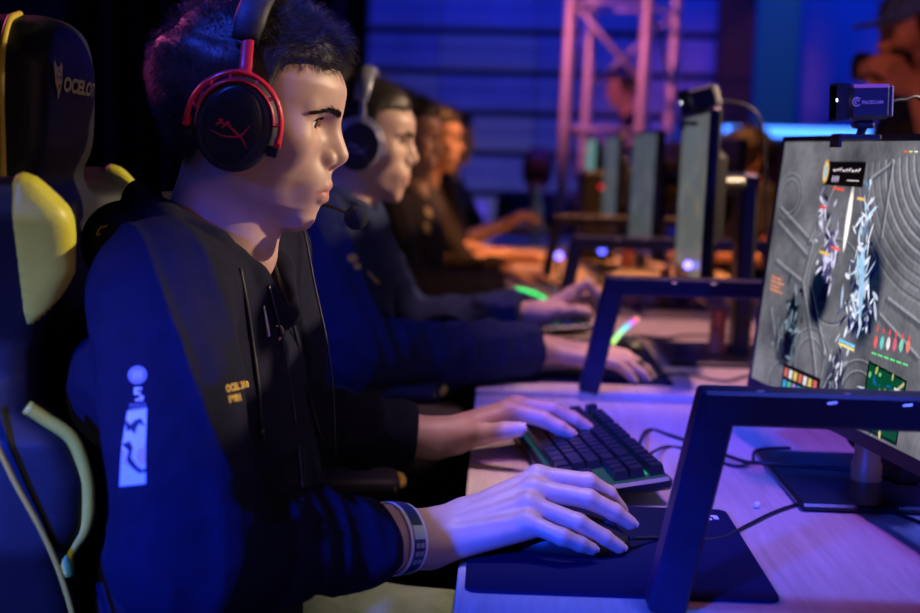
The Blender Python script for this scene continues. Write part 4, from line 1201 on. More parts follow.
    blob(.475, .49, .020, .15, (.38, .62, .78), .9, .2); blob(.455, .56, .03, .06, (.45, .7, .85), .7, -.3)
    scatter(.42, .14, .024, .07, 50, [(.7, .74, .78), (.35, .38, .42), (.1, .1, .12)])
    blob(.66, .90, .05, .07, (.85, .87, .88), .5)
    # life bars, names
    for x, y, w, c in ((.235, .745, .030, (.85, .12, .10)), (.285, .82, .05, (.8, .18, .14)), (.315, .60, .045, (.85, .2, .15)), (.265, .575, .05, (.9, .6, .15)), (.40, .79, .035, (.85, .55, .2)), (.415, .275, .07, (.25, .65, .9)), (.415, .262, .07, (.85, .75, .3))):
        poly([(x, y), (x+w, y-.008*w*10), (x+w, y-.008*w*10+.010), (x, y+.010)], c)
    for k in range(4):
        seg((.035, .44-k*.017), (.035+.05+.02*(k % 2), .435-k*.017), .003, (.85, .40, .22), .95)
    poly([(.028, .375), (.10, .368), (.10, .45), (.028, .457)], (.5, .25, .18), .22)
    # announcement panel with portrait
    poly([(.235, .925), (.415, .925), (.415, .835), (.235, .835)], (.03, .035, .05), .9)
    blob(.238, .885, .028, .05, (.95, .6, .15), 1); blob(.238, .885, .019, .036, (.35, .55, .6), 1)
    for k in range(9): seg((.275+k*.014, .892), (.282+k*.014, .892+.004*(k % 3)), .003, (.85, .85, .88))
    for k in range(3): seg((.275+k*.012, .852), (.277+k*.012, .868), .0035, (.8, .75, .95))
    seg((.345, .857), (.395, .857), .002, (.6, .6, .6))
    # ability bar, map, portraits
    poly([(.17, .0), (.36, .0), (.36, .115), (.17, .115)], (.02, .03, .035), .9)
    for k in range(7):
        for j in range(2):
            c = [(.15, .45, .75), (.75, .6, .2), (.2, .6, .35), (.7, .25, .2), (.5, .35, .75), (.8, .8, .75)][(k*2+j*3) % 6]
            poly([(.178+k*.025, .018+j*.048), (.196+k*.025, .018+j*.048), (.196+k*.025, .052+j*.048), (.178+k*.025, .052+j*.048)], c, .85)
    poly([(.55, .245), (.70, .225), (.70, .01), (.55, .01)], (.02, .06, .05), .95)
    poly([(.555, .238), (.695, .22), (.695, .018), (.555, .018)], (.07, .16, .12), .9)
    scatter(.62, .12, .03, .05, 40, [(.15, .5, .55), (.5, .5, .2), (.3, .6, .3), (.1, .2, .4), (.7, .6, .3)], (.005, .014), .03)
    seg((.56, .03), (.69, .21), .006, (.6, .55, .3), .8); poly([(.66, .19), (.69, .185), (.69, .12), (.66, .125)], (.8, .85, .85), .9)
    for k in range(6):
        blob(.565+k*.024, .315+.004*k, .015, .026, [(.75, .2, .2), (.2, .65, .55), (.8, .75, .7), (.7, .2, .25), (.3, .7, .5), (.85, .3, .25)][k], 1)
        seg((.558+k*.024, .275), (.574+k*.024, .275), .003, (.2, .8, .3)); blob(.565+k*.024, .36, .008, .012, (.8, .15, .15), .9)
    for k in range(5): seg((.56+.02*k, .965), (.57+.02*k, .965), .003, [(.9, .2, .15), (.9, .7, .2), (.8, .8, .8)][k % 3])
    # darker corner and frame
    hf = np.sin(X*95+4*np.sin(Y*31))*np.sin(Y*88+3*np.sin(X*40))
    img = (img-.22)*1.4+.20
    img = img*(1+.10*hf[..., None])*np.array([1.03, .98, 1.06])
    return np.clip(img*1.15-.03, 0, 1.5)
def plain_image(W, H, cols, seedv):
    u = (np.arange(W)+.5)/W; v = (np.arange(H)+.5)/H; U, V = np.meshgrid(u, v); rg = np.random.default_rng(seedv)
    img = np.zeros((H, W, 3))+np.array(cols[0])
    for k in range(60):
        c = np.array(cols[rg.integers(len(cols))]); x, y = rg.random(2); rx, ry = rg.uniform(.02, .12, 2)
        m = np.clip((1-np.hypot((U-x)/rx, (V-y)/ry))/.4, 0, 1)[..., None]*.7; img = img*(1-m)+c*m
    return img
def screen_mat():
    m = bpy.data.materials.new('screen_picture'); m.use_nodes = True; nt = m.node_tree; b = nt.nodes['Principled BSDF']
    a = nt.nodes.new('ShaderNodeAttribute'); a.attribute_name = 'picture'; nt.links.new(a.outputs['Color'], b.inputs['Emission Color'])
    b.inputs['Emission Strength'].default_value = .80; b.inputs['Base Color'].default_value = (.008, .008, .01, 1); b.inputs['Specular IOR Level'].default_value = .25; b.inputs['Roughness'].default_value = .32
    M['screen'] = m
screen_mat()
def monitor(name, BL, wdir, H, W, hh, label, img, base=(.46, 1.5), zdesk=.74, strength=None, slab=True):
    """BL: lower corner at the screen's left; wdir runs along the screen to its right; H upward"""
    BL = A(*BL); w = A(*wdir); w /= np.linalg.norm(w); h = A(*H); h = h-w*(h @ w); h /= np.linalg.norm(h); n = np.cross(w, h)  # towards the viewer
    rt = empty(name, (base[0], base[1], zdesk), label, 'monitor')
    R = np.stack([w, h, n], 1)
    m = MB(); m.box((-.008, -.016, -.019), (W+.008, hh+.008, -.001), R=R, c=BL, bev=.004)
    m.box((W*.25, hh*.2, -.052), (W*.75, hh*.8, -.018), R=R, c=BL, bev=.02)
    sh = obj('casing', m, M['black_plastic'], rt, smooth=True, angle=35)
    m = MB()
    for q in (((-.008, -.016), (W+.008, 0)), ((-.008, hh), (W+.008, hh+.008)), ((-.008, 0), (0, hh)), ((W, 0), (W+.008, hh))):
        m.box((q[0][0], q[0][1], -.0015), (q[1][0], q[1][1], .0015), R=R, c=BL)
    obj('bezel', m, M['bezel'], rt)
    ih, iw = img.shape[:2]
    X, Y = np.meshgrid(np.arange(iw+1)/iw*W, np.arange(ih+1)/ih*hh)
    P = BL+X.reshape(-1, 1)*w+Y.reshape(-1, 1)*h
    i, j = np.meshgrid(np.arange(iw), np.arange(ih)); b_ = (j*(iw+1)+i).ravel()
    Q = np.stack([b_, b_+1, b_+iw+2, b_+iw+1], 1)
    so = obj('screen', (P, Q), M['screen'], rt)
    a = so.data.color_attributes.new('picture', 'FLOAT_COLOR', 'CORNER')
    c = np.ones((len(Q), 4, 4), np.float32); c[:, :, :3] = img.reshape(-1, 1, 3)
    a.data.foreach_set('color', c.ravel())
    B = A(base[0], base[1], zdesk); mid = BL+w*W/2+h*hh*.58-n*.045
    m = MB(); m.box((-.105, -.13, .0005), (.105, .13, .010), c=B, bev=.003); obj('stand_base', m, M['glass_dark'], rt, smooth=True, angle=30)
    m = MB(); m.box((-.012, -.033, .008), (.022, .033, max(.2, mid[2]-zdesk+.02)), c=B+A(.045, 0, 0), bev=.006)
    m.tube([B+A(.05, 0, mid[2]-zdesk), mid], .022, 12); obj('stand_pole', m, M['black_plastic'], rt, smooth=True, angle=40)
    m = MB(); m.lathe([(.019, .009), (.019, .03), (.0165, .034), (.0165, .095), (.012, .10)], B+A(.005, -.008, 0), seg=20); ca = obj('orange_lit_sleeve', m, M['orange_lit_pole'], rt, smooth=True, angle=40)  # last part: added sleeve, its orange stands in for orange light on the pole
    return rt
mk('bezel', (.03, .015, .035), rough=.3, spec=.6)
TL = at(783, 140, 1.73); BL = at(751.5, 377, 1.715)
monitor('monitor', BL, (.1767, -.984, 0), TL-BL, .595, .338, 'large monitor with a stone arena game on screen, at the right edge', screen_image(440, 248), (.468, 1.50))
pi2 = .34*plain_image(48, 28, [(.35, .40, .36), (.45, .5, .45), (.3, .33, .34), (.6, .55, .3), (.3, .45, .55), (.5, .5, .5)], 3)
pi3 = .55*plain_image(32, 20, [(.12, .15, .16), (.16, .2, .21), (.25, .27, .28)], 5)
pi4 = plain_image(32, 20, [(.12, .3, .26), (.16, .35, .3), (.2, .3, .3)], 6)
monitor('monitor', (.383, 2.595, .925), (-.033, -.53, 0), (.012, 0, 1), .53, .298, 'monitor with a webcam on top, second up the row beside the navy hoodie player', pi2, (.44, 2.40), .7485)
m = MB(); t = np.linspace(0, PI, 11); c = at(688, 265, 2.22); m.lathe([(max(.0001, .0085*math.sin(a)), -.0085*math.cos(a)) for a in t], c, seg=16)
obj('status_light_or_reflection', m, M['led_violet'], bpy.data.objects['monitor.001'], smooth=True)  # bead added to glow in place of a violet reflection on the screen
monitor('monitor', (.385, 3.56, .905), (0, -1, 0), (.015, 0, 1), .53, .298, 'dim grey monitor of the third player, behind the truss foot', pi3, (.46, 3.32))
monitor('monitor', (.385, 4.52, .905), (0, -1, 0), (.015, 0, 1), .53, .298, 'grey monitor of the fourth player, just left of the dim third one', pi3, (.46, 4.28))
monitor('monitor', (.385, 5.48, .905), (0, -1, 0), (.015, 0, 1), .53, .298, 'teal lit monitor at the far end of the row', pi4, (.46, 5.24))
# the opposing side's monitors stand back to back with them
mk('edge_grey', (.3, .33, .36), rough=.4)
for (x, y, lb) in ((.66, 3.53, 'dark monitor of the opposing row, seen edge on behind the second monitor'), (.66, 4.62, 'dark monitor of the opposing row, farther back')):
    monitor('monitor', (x, y-.26, .90), (0, 1, 0), (0, 0, 1), .52, .29, lb, pi3*.8, (x-.075, y+.09), .74)
# webcams
def webcam(c, label, yaw=0., pitch=0., text=True):
    """lens looks to -x"""
    c = A(*c); Rm = rotzy(yaw, pitch); rt = empty('webcam', c-A(0, 0, .048), label, 'webcam')
    def W(*p): return c+Rm @ A(*p)
    m = MB(); m.box((-.024, -.030, -.023), (.029, .030, .022), R=Rm, c=c, bev=.005); bd = obj('body', m, M['webcam_blue'], rt, smooth=True, angle=30)
    m = MB(); m.box((.0288, -.027, -.020), (.0315, .027, .019), R=Rm, c=c, bev=.001); obj('back_plate', m, M['silver_blue'], rt); m = MB()
    k2_ = math.sqrt(2); m.lathe([(.0335/k2_*1.2, -.001), (.0335/k2_*1.27, .0165), (.0305/k2_*1.27, .0165), (.0305/k2_*1.2, .003)], W(-.023, 0, 0), Rm @ A(-1, 0, 0), Rm @ A(0, 1, 1), 4, 1.15, 1.15)
    obj('lens_hood', m, M['black_plastic'], rt)
    m = MB(); m.lathe([(.019, 0), (.019, .006), (.014, .008), (.0001, .009)], W(-.024, 0, 0), Rm @ A(-1, 0, 0), (0, 0, 1), 24); obj('lens', m, M['glass_dark'], rt, smooth=True, angle=40)
    m = MB(); m.lathe([(.0022, 0), (.0001, .0012)], W(-.0395, -.0255, .002), Rm @ A(-1, -.3, 0), (0, 0, 1), 10); obj('status_light_or_reflection', m, M['led_white'], rt)
    m = MB(); m.box((-.013, -.013, -.035), (.013, .013, -.024), R=Rm, c=c, bev=.003); m.tube([W(0, 0, -.033), c+A(-.002, 0, -.044)], .006, 12)
    m.box((-.035, -.022, -.050), (.020, .022, -.042), c=c, bev=.002); m.box((-.035, -.022, -.060), (-.031, .022, -.046), c=c); obj('mount', m, M['webcam_blue'], rt, smooth=True, angle=40)
    if text:
        U, V = Rm @ A(1, 0, 0), Rm @ A(0, 0, 1); O = W(-.009, -.0304, -.0035)
        flat('lettering', text2d('FACECAM', .0060, .0002), O, U, V, M['white_print'], bd, .0003)
        m = MB(); cc = W(-.0152, -.0306, -.0008)
        m.tube(crom([cc+U*.0052*math.cos(a)+V*.0052*math.sin(a) for a in np.radians(np.linspace(40, 320, 9))], 3), .0009, 6, flat=.3, up=Rm @ A(0, 1, 0))
        m.tube(crom([cc+U*.0024*math.cos(a)+V*.0024*math.sin(a) for a in np.radians(np.linspace(0, 270, 7))], 3), .0008, 6, flat=.3, up=Rm @ A(0, 1, 0))
        obj('logo_mark', m, M['white_print'], bd)
    return rt
mk('webcam_blue', (.03, .04, .09), rough=.38, spec=.5)
webcam(at(864, 97, 1.425), 'dark webcam on top of the large near monitor', math.radians(-4), math.radians(-2)).scale = (.88, .88, .88)
webcam(at(701, 99, 2.30), 'blurred webcam on top of the second monitor', math.radians(-4), math.radians(-16), False)
# cables
def cable(name, label, pts, r=.0022, mt='cable'):
    m = MB(); m.tube(crom(pts, 7), r, 8); o = obj(name, m, M[mt], smooth=True); return setp(o, label, 'cable')
zd = .7428
def dk(px, py, h=0.0):
    """point on the desk top seen at a photo position"""
    d = at(px, py, 1)-A(0, 0, CAMZ); return A(0, 0, CAMZ)+d*((CAMZ-zd-h)/-d[2])
cable('keyboard_cable', 'braided cable looping from the near keyboard towards the monitor', [KO+KR @ A(.02, .068, .008), dk(648, 430), dk(672, 436), dk(705, 447), dk(742, 461, .008), dk(762, 463, .016), dk(800, 466, .014), dk(850, 470, .014), dk(930, 480, .014)], .0026)
cable('power_cable', 'second cable on the desk from the keyboard to the large monitor', [KO+KR @ A(.06, .068, .008), dk(665, 447), dk(690, 450), dk(712, 459), dk(735, 466), dk(752, 462, .004), dk(757, 450, .016), dk(790, 448, .014)], .0022)
cable('mouse_cable', 'thin mouse cable curving over the violet desk in front of the monitor', [mc+A(.062, 0, .012), dk(665, 538, .002), dk(700, 540, .001), dk(725, 537), dk(748, 525), dk(780, 510), dk(818, 500), dk(860, 502), dk(900, 515), dk(935, 528)], .0022)
cable('display_cable', 'dark display cable hanging behind the large monitor stand', [at(842, 425, 1.50), dk(855, 446, .03), dk(880, 462, .012), dk(905, 470, .002), dk(940, 478)], .0036)
cable('mouse_cable', 'mouse cable crossing the pink second desk', [A(.29, 2.14, .757), A(.35, 2.16, .7545), A(.41, 2.12, .752), A(.47, 2.18, .752), A(.53, 2.12, .752), A(.60, 2.2, .752)], .0022)
cable('keyboard_cable', 'keyboard cable winding across the second desk behind the frame', [A(.24, 2.45, .762), A(.30, 2.62, .752), A(.36, 2.60, .752), A(.45, 2.66, .752), A(.60, 2.6, .752), A(.75, 2.5, .752)], .0026)
cable('webcam_cable', 'webcam cable arching behind the second monitor', [at(716, 101, 2.30), at(738, 103, 2.32), at(755, 112, 2.34), at(763, 135, 2.36), at(766, 200, 2.38), at(766, 270, 2.40), A(.50, 2.44, .76), A(.60, 2.5, .7525)], .0030)
cable('webcam_cable', 'webcam cable leading off to the right from the near webcam', [at(889, 102, 1.43), at(903, 100, 1.44), at(925, 106, 1.46), A(.56, 1.50, 1.10), A(.60, 1.52, .90), A(.62, 1.55, .745)], .0022)
m = MB(); t = np.linspace(0, PI, 9); c = dk(757, 506)+A(0, 0, .0015); m.lathe([(max(.0001, .0045*math.sin(a)), -.0038*math.cos(a)) for a in t], c+A(0, 0, 0), seg=14)
setp(obj('pellet', m, M['white_bit'], smooth=True), 'small white pellet lying on the violet desk', 'pellet')

# ------------------------------------------------------------------ the other players
def std(dy, hx=0, z=0):
    d = A(hx, dy, z)
    return dict(neck=A(-.312, 1.285, 1.03)+d, chest=A(-.318, 1.29, .92)+d, waist=A(-.322, 1.29, .76)+d, pelvis=A(-.335, 1.28, .56)+d, knee=(.06, 1.29+dy, .54), foot=(.04, 1.29+dy, .085))
def hood_std(nb): return [([nb+A(-.06, -.06, -.005), nb+A(-.09, 0, .0), nb+A(-.056, .075, -.005)], [.040, .045, .040], .016),
    ([nb+A(-.023, -.08, .028), nb+A(.022, -.08, .003), nb+A(.057, -.057, -.03), nb+A(.084, -.023, -.072)], [.021, .021, .019, .014], .006),
    ([nb+A(-.023, .08, .028), nb+A(.027, .075, .003), nb+A(.066, .045, -.03), nb+A(.086, 0, -.072)], [.021, .021, .019, .014], .006)]
c2 = at(352, 141, 2.28)
j2 = std(.99, 0, .02); nb2 = A(*j2['neck'])
sh2R = A(-.315, 2.10, 1.0); el2R = A(-.215, 1.965, .80); w2R = at(546, 350, 2.13)
sh2L = A(-.30, 2.46, 1.0); el2L = A(-.20, 2.56, .765); w2L = at(537, 314, 2.44)
h2R = hand_joints(w2R, (1, -.03, -.09), (0, .12, -1), 1, (.15, .35, .25), 1.2, 1.12)
h2L = [[at(569, 294, 2.43), at(588, 284, 2.425), at(601, 297, 2.425), at(606, 309, 2.425)],
       [at(570, 297, 2.45), at(592, 294, 2.45), at(603, 306, 2.45), at(607, 317, 2.45)],
       [at(568, 301, 2.475), at(588, 298, 2.48), at(598, 308, 2.48), at(602, 316, 2.48)],
       [at(564, 305, 2.495), at(580, 304, 2.505), at(588, 311, 2.505), at(591, 317, 2.505)],
       [at(546, 314, 2.42), at(562, 312, 2.40), at(577, 311, 2.39), at(588, 313, 2.385)]]
j2.update(armR=(sh2R, el2R, w2R, h2R, .88), armL=(sh2L, el2L, w2L, h2L, .88))
P2 = person(dict(label='second player in a navy hoodie with gold sleeve prints and a white headset', base=(-.33, 2.28, 0), head=c2, yaw=math.radians(2), pitch=math.radians(6), joints=j2, hood=hood_std(nb2),
    cloth='navy', res_head=.0028, res_hand=.0026, res_cloth=.007, slv=1.13, hair_n=3000, rsL=1.1, rsR=1.1, skin=(.62, .42, .31)))
hs2, W2 = headset(c2, P2['Rh'], 'white and dark blue headset on the navy hoodie player', 'soft_black', 'silver_blue', 'silver_blue', 'silver_blue', detail=False, logo='grey_print')
cm2 = P2['cloth_mesh']
def gold(px, py, r, tgt, rt, d):
    if 0: pass
    o_, u_, v_ = pframe(px, py, tgt); decal('gold_badge', shp(disc(r*d/1200, 18)), tgt, o_, u_, v_, M['gold_print'], rt, lift=.002, sub=1)
gold(352, 259, 5, cm2, P2['root'], 2.1); gold(357, 267, 3.5, cm2, P2['root'], 2.1)
o_, u_, v_ = pframe(375, 281, cm2, 0); k = 2.05/1200
decal('gold_stripe', shp([(-10*k, 9*k), (-5*k, 12*k), (12*k, -8*k), (8*k, -12*k), (-2*k, -2*k)]), cm2, o_, u_, v_, M['gold_print'], P2['root'], lift=.002)
c3 = at(396, 139, 3.24); j3 = std(1.95, .045); nb3 = A(*j3['neck'])
w3R = A(.02, 3.10, .80); w3L = A(.03, 3.42, .80)
j3.update(armR=((-.315, 3.07, 1.0), (-.23, 2.98, .79), w3R, hand_joints(w3R, (1, .05, -.1), (0, 0, -1), 1), .9), armL=((-.30, 3.42, 1.0), (-.22, 3.52, .79), w3L, hand_joints(w3L, (1, -.05, -.1), (0, 0, -1), -1), .9))
P3 = person(dict(label='third player in a dark brown hooded top, face just beyond the navy hoodie player', base=(-.33, 3.24, 0), head=c3, pitch=math.radians(5), joints=j3, top='hoodie', hood=hood_std(nb3), cloth='brown_cloth', skin=(.70, .40, .26), hair_n=1500, res_head=.0038))
c4 = at(427, 140, 4.20); j4 = std(2.91, .02); nb4 = A(*j4['neck'])
w4R = at(504, 256, 4.12); w4L = at(512, 258, 4.42)
j4.update(armR=((-.30, 4.03, 1.0), at(462, 268, 4.02), w4R, hand_joints(w4R, (1, .05, .02), (0, 0, -1), 1, (.3, .5, .4), 1, 1.05)), armL=((-.28, 4.38, 1.0), (-.16, 4.46, .79), w4L, hand_joints(w4L, (1, -.05, -.05), (0, 0, -1), -1)))
P4 = person(dict(label='fourth player in a black shirt, bare forearm lit orange on the desk', base=(-.31, 4.20, 0), head=c4, pitch=math.radians(5), joints=j4, top='shirt', sleeve=1.0, rsR=1.2, cloth='black_cloth', skin=(.66, .38, .24), hair_n=1500, res_head=.0038))
gold(428, 212, 6, P3['cloth_mesh'], P3['root'], 3.2); gold(427, 229, 6, P3['cloth_mesh'], P3['root'], 3.2)
c5 = at(446, 139, 5.2); j5 = std(3.92, .06)
w5R = at(500, 226, 5.12); w5L = at(510, 228, 5.4)
j5.update(armR=((-.24, 5.04, 1.0), at(459, 244, 5.04), w5R, hand_joints(w5R, (1, .05, .55), (.5, 0, -1), 1, (.4, .7, .5), 1, 1.1)), armL=((-.22, 5.38, 1.0), (-.1, 5.46, .79), w5L, hand_joints(w5L, (1, -.05, .2), (0, 0, -1), -1)))
P5 = person(dict(label='fifth player at the far end, raised bare forearm lit orange', base=(-.27, 5.21, 0), head=c5, pitch=math.radians(3), joints=j5, top='shirt', sleeve=1.0, rsR=1.2, cloth='black_cloth', skin=(.66, .38, .24), hair_n=1500, res_head=.0038))
# opposing player
def mirror(j, cx, cy):
    """turn a seated pose round to face the other way"""
    def f(p): p = A(*p); return A(2*cx-p[0], 2*cy-p[1], p[2])
    return {k: (tuple(f(q) if i < 3 else ([[f(z) for z in fi] for fi in q] if i == 3 else q) for i, q in enumerate(v)) if k.startswith('arm') else f(v)) for k, v in j.items()}
c6 = at(752, 160, 4.5)
cx = (c6[0]-.286)/2+0; j6 = std(3.215)
w6 = A(-.16, 4.35, .80); w6b = A(-.16, 4.66, .80)
j6.update(armR=((-.315, 4.32, 1.0), (-.33, 4.22, .79), w6, hand_joints(w6, (1, .05, -.1), (0, 0, -1), 1)), armL=((-.30, 4.68, 1.0), (-.33, 4.78, .79), w6b, hand_joints(w6b, (1, -.05, -.1), (0, 0, -1), -1)))
j6 = mirror(j6, (c6[0]-.286)/2, 4.5)
P6 = person(dict(label='opposing player behind the second monitor, face lit orange', base=(c6[0]+.04, 4.5, 0), head=c6, face=PI, pitch=math.radians(5), joints=j6, top='shirt', cloth='black_cloth', skin=(.66, .38, .24), hair_n=1200, res_head=.0038))
# crew member standing behind the truss
c7 = at(627, 88, 7.1); b7 = None
def standing(c, face, bz):
    F = rotzy(face, 0)
    g = lambda *p: A(c[0], c[1], 0)+F @ A(p[0], p[1], 0)+A(0, 0, p[2])
    z = c[2]
    return dict(neck=g(-.05, 0, z-.15), chest=g(-.05, 0, z-.29), waist=g(-.04, 0, z-.46), pelvis=g(-.03, 0, z-.68)), g, z
j7, g, z7 = standing(c7, PI, 0)
j7['knee'] = g(.02, 0, .44); j7['foot'] = g(-.03, 0, .085)
wr = g(.22, -.08, z7-.28); wl = g(.22, .08, z7-.26)
j7.update(armR=(g(-.05, -.18, z7-.19), g(.0, -.22, z7-.44), wr, hand_joints(wr, rotzy(PI, 0) @ A(1, .2, .3), (0, 0, -1), 1)), armL=(g(-.05, .18, z7-.19), g(.0, .22, z7-.44), wl, hand_joints(wl, rotzy(PI, 0) @ A(1, -.2, .3), (0, 0, -1), -1)))
person(dict(label='crew member in black standing behind the truss, face catching orange light', base=(c7[0], 7.1, 0), head=c7, face=PI, pitch=math.radians(14), joints=j7, top='shirt', cloth='black_cloth', skin=(.66, .38, .24), hair_n=1200, res_head=.0038))
# photographer at the top right
c8 = at(921, 34, 3.4); F8 = math.radians(186)
j8, g, z8 = standing(c8, F8, 0)
j8['knee'] = g(.02, 0, .44); j8['foot'] = g(-.03, 0, .085)
wr = at(918, 88, 3.28); wl = at(925, 80, 3.5)
hr = hand_joints(wr, (-.8, .1, .6), (.2, .6, -.6), 1, (.5, .8, .6), 1, 1.05); hl_ = hand_joints(wl, (-.8, 0, .5), (.2, -.6, -.6), -1, (.5, .8, .6), 1, 1.0)
j8.update(armR=(g(-.05, .18, z8-.19), g(.02, .24, z8-.42), wr, hr), armL=(g(-.05, -.18, z8-.19), g(.02, -.24, z8-.42), wl, hl_))
P8 = person(dict(label='photographer in a blue cap at the top right corner, holding a camera', base=(c8[0], 3.4, 0), head=c8, face=F8, pitch=math.radians(10), joints=j8, top='shirt', cloth='black_cloth', skin=(.62, .34, .24), hair_n=1200, res_head=.0038))
mk('cap_blue', (.05, .13, .5), rough=.8)
Rh8 = P8['Rh']
def fcap(p):
    q = (p-c8.astype(F32)) @ Rh8.astype(F32)
    d = smax(ell(q, (.004, 0, .050), (.108, .087, .088)), .050-q[:, 2], .004)
    return smin(d, smax(rbox(q, (.125, 0, .046), (.075, .075, .006), .004), np.hypot(q[:, 0]-.09, q[:, 1])-.095, .004), .008)
obj('cap', surfnet(fcap, c8-A(.25, .2, .15), c8+A(.25, .2, .2), .006), M['cap_blue'], P8['root'], smooth=True)
cc = at(893, 68, 3.40); rt = empty('camera_body', cc-A(0, 0, .05), 'black camera held up by the photographer at the top right', 'camera')
m = MB(); m.box((-.035, -.07, -.048), (.035, .07, .048), c=cc, bev=.012); m.box((-.03, -.03, .04), (.025, .03, .072), c=cc, bev=.01); obj('housing', m, M['soft_black'], rt, smooth=True, angle=40)
m = MB(); m.lathe([(.036, 0), (.038, .03), (.041, .07), (.036, .075), (.032, .06), (.0001, .058)], cc+A(-.03, 0, 0), (-1, -.1, 0), (0, 0, 1), 28); obj('camera_lens', m, M['black_plastic'], rt, smooth=True, angle=40)
# person with long hair beyond the desks, seen from behind
c9 = at(538, 168, 6.95); j9, g, z9 = standing(c9, math.radians(80), 0)
j9['pelvis'] = g(-.02, 0, z9-.60); j9['waist'] = g(-.04, 0, z9-.42); j9['knee'] = g(.36, 0, .50); j9['foot'] = g(.36, 0, .085)
wr = g(.25, -.12, z9-.38); wl = g(.25, .12, z9-.38)
j9.update(armR=(g(-.05, -.17, z9-.19), g(.0, -.21, z9-.44), wr, hand_joints(wr, (.1, 1, 0), (0, 0, -1), 1)), armL=(g(-.05, .17, z9-.19), g(.0, .21, z9-.44), wl, hand_joints(wl, (.1, 1, 0), (0, 0, -1), -1)))
person(dict(label='seated person with long reddish brown hair beyond the far desk', base=(c9[0], 6.95, 0), head=c9, face=math.radians(80), joints=j9, top='shirt', cloth='black_cloth', hair='long', hair_mat='brown_hair', res_head=.0045))
s9 = g(-.02, 0, 0); rt = empty('stool', (s9[0], s9[1], 0), 'round black stool under the long haired person', 'stool')
m = MB(); m.lathe([(.18, z9-.75), (.19, z9-.74), (.19, z9-.70), (.17, z9-.69)], (s9[0], s9[1], 0), seg=24); obj('seat', m, M['soft_black'], rt, smooth=True, angle=40)
m = MB(); m.lathe([(.16, 0), (.16, .02), (.03, .04), (.03, z9-.75)], (s9[0], s9[1], 0), seg=20); obj('pedestal', m, M['black_plastic'], rt, smooth=True, angle=40)
# ------------------------------------------------------------------ room and stage
m = MB(); m.box((-2.6, -1.5, -.05), (5.2, 8.6, 0)); o = obj('floor', m, M['floor']); setp(o, kind='structure')
mk('slat', (.26, .28, .42), rough=.6, var=.2, vscale=3); mk('slat_grey', (.42, .40, .38), rough=.6); mk('gap', (.008, .008, .012), rough=.9)
m = MB(); m.box((-2.6, 8.12, 0), (5.2, 8.2, 4.2)); setp(obj('wall_back', m, M['gap']), kind='structure')
m = MB(); m.box((-2.65, -1.5, 0), (-2.6, 8.2, 4.2)); setp(obj('wall_left', m, M['curtain']), kind='structure')
m = MB(); m.box((5.2, -1.5, 0), (5.25, 8.2, 4.2)); setp(obj('wall_right', m, M['curtain']), kind='structure')
# horizontal boards of the stage wall
rt = empty('slatted_wall', (.2, 8.0, 0), 'wall of wide horizontal boards lit blue, behind the players', 'wall panel')
pitch = .262; z = .10; k = 0
seams = [-1.05, -.42, .22, .84, 1.42]
while z < 3.6:
    for a, b in zip(seams[:-1], seams[1:]):
        h = .185 if k % 1 == 0 else .2
        m = MB(); R = rotzy(0, 0)
        m.box((a+.004, 7.96, z), (b-.004, 8.02, z+.112), bev=.004); m.box((a+.004, 7.975, z+.112), (b-.004, 8.02, z+.132)); m.box((a+.004, 7.97, z+.132), (b-.004, 8.02, z+.222), bev=.004)
        g = (k*3+int((a+2)*7)) % 7 == 0
        obj('board', m, M['slat_grey' if (-.45 < a < -.3 and k % 2 == 0) or g else 'slat'], rt)
    z += pitch; k += 1
# black drape left of it
m = MB(); xs = np.linspace(-2.5, -.84, 120); P = []; 
for x in xs:
    for z in (0, 4.1): P.append((x+(.10 if z > 0 else 0)*(x+2.5)/1.6, 7.2+.035*math.sin(x*38)+.012*math.sin(x*91), z))
for x in xs[::-1]:
    for z in (0, 4.1): P.append((x+(.10 if z > 0 else 0)*(x+2.5)/1.6, 7.215+.035*math.sin(x*38)+.012*math.sin(x*91), z))
n_ = len(P)//2; m.add(P, [(2*i, 2*i+1, (2*i+3) % len(P), (2*i+2) % len(P)) for i in range(n_)])
o = obj('stage_drape', m, M['curtain'], smooth=True); setp(o, 'tall black stage drape filling the upper left background', 'drape')
# blue backdrop right
mk('backdrop', (.22, .24, .34), rough=.85, var=.25, vscale=1.2); mk('backdrop_teal', (.5, .55, .20), rough=.85); mk('pillar', (.05, .035, .035), rough=.8)
rt = empty('backdrop', (3.0, 8.0, 0), 'smooth backdrop cloth washed in deep blue, behind the right monitors', 'backdrop')
for i, (a, b, mm) in enumerate(((1.45, 1.63, 'backdrop'), (1.635, 1.90, 'backdrop_teal'), (1.905, 3.4, 'backdrop'), (3.405, 5.1, 'backdrop'))):
    m = MB(); m.box((a, 7.95, 0), (b, 8.0, 3.9)); obj('panel', m, M[mm], rt)
m = MB(); m.box((1.30, 7.35, 0), (1.50, 7.55, 4.0), bev=.01); setp(obj('pillar', m, M['pillar']), 'dark brown pillar between the truss and the blue backdrop', 'pillar')
m = MB(); m.box((1.05, 6.55, 0), (4.2, 6.62, 1.215), bev=.01); setp(obj('low_partition', m, M['curtain']), 'low black partition under the glowing blue light bar', 'partition')
rt = empty('light_bar', (1.75, 6.58, 1.216), 'long light bar glowing blue above the low partition', 'light')
m = MB(); m.box((1.18, 6.56, 1.2155), (2.0, 6.61, 1.235)); obj('rail', m, M['black_plastic'], rt)
m = MB(); m.tube([(1.2, 6.57, 1.285), (1.5, 6.57, 1.285), (1.98, 6.57, 1.285)], .026, 14); obj('tube', m, M['led_bar'], rt, smooth=True)
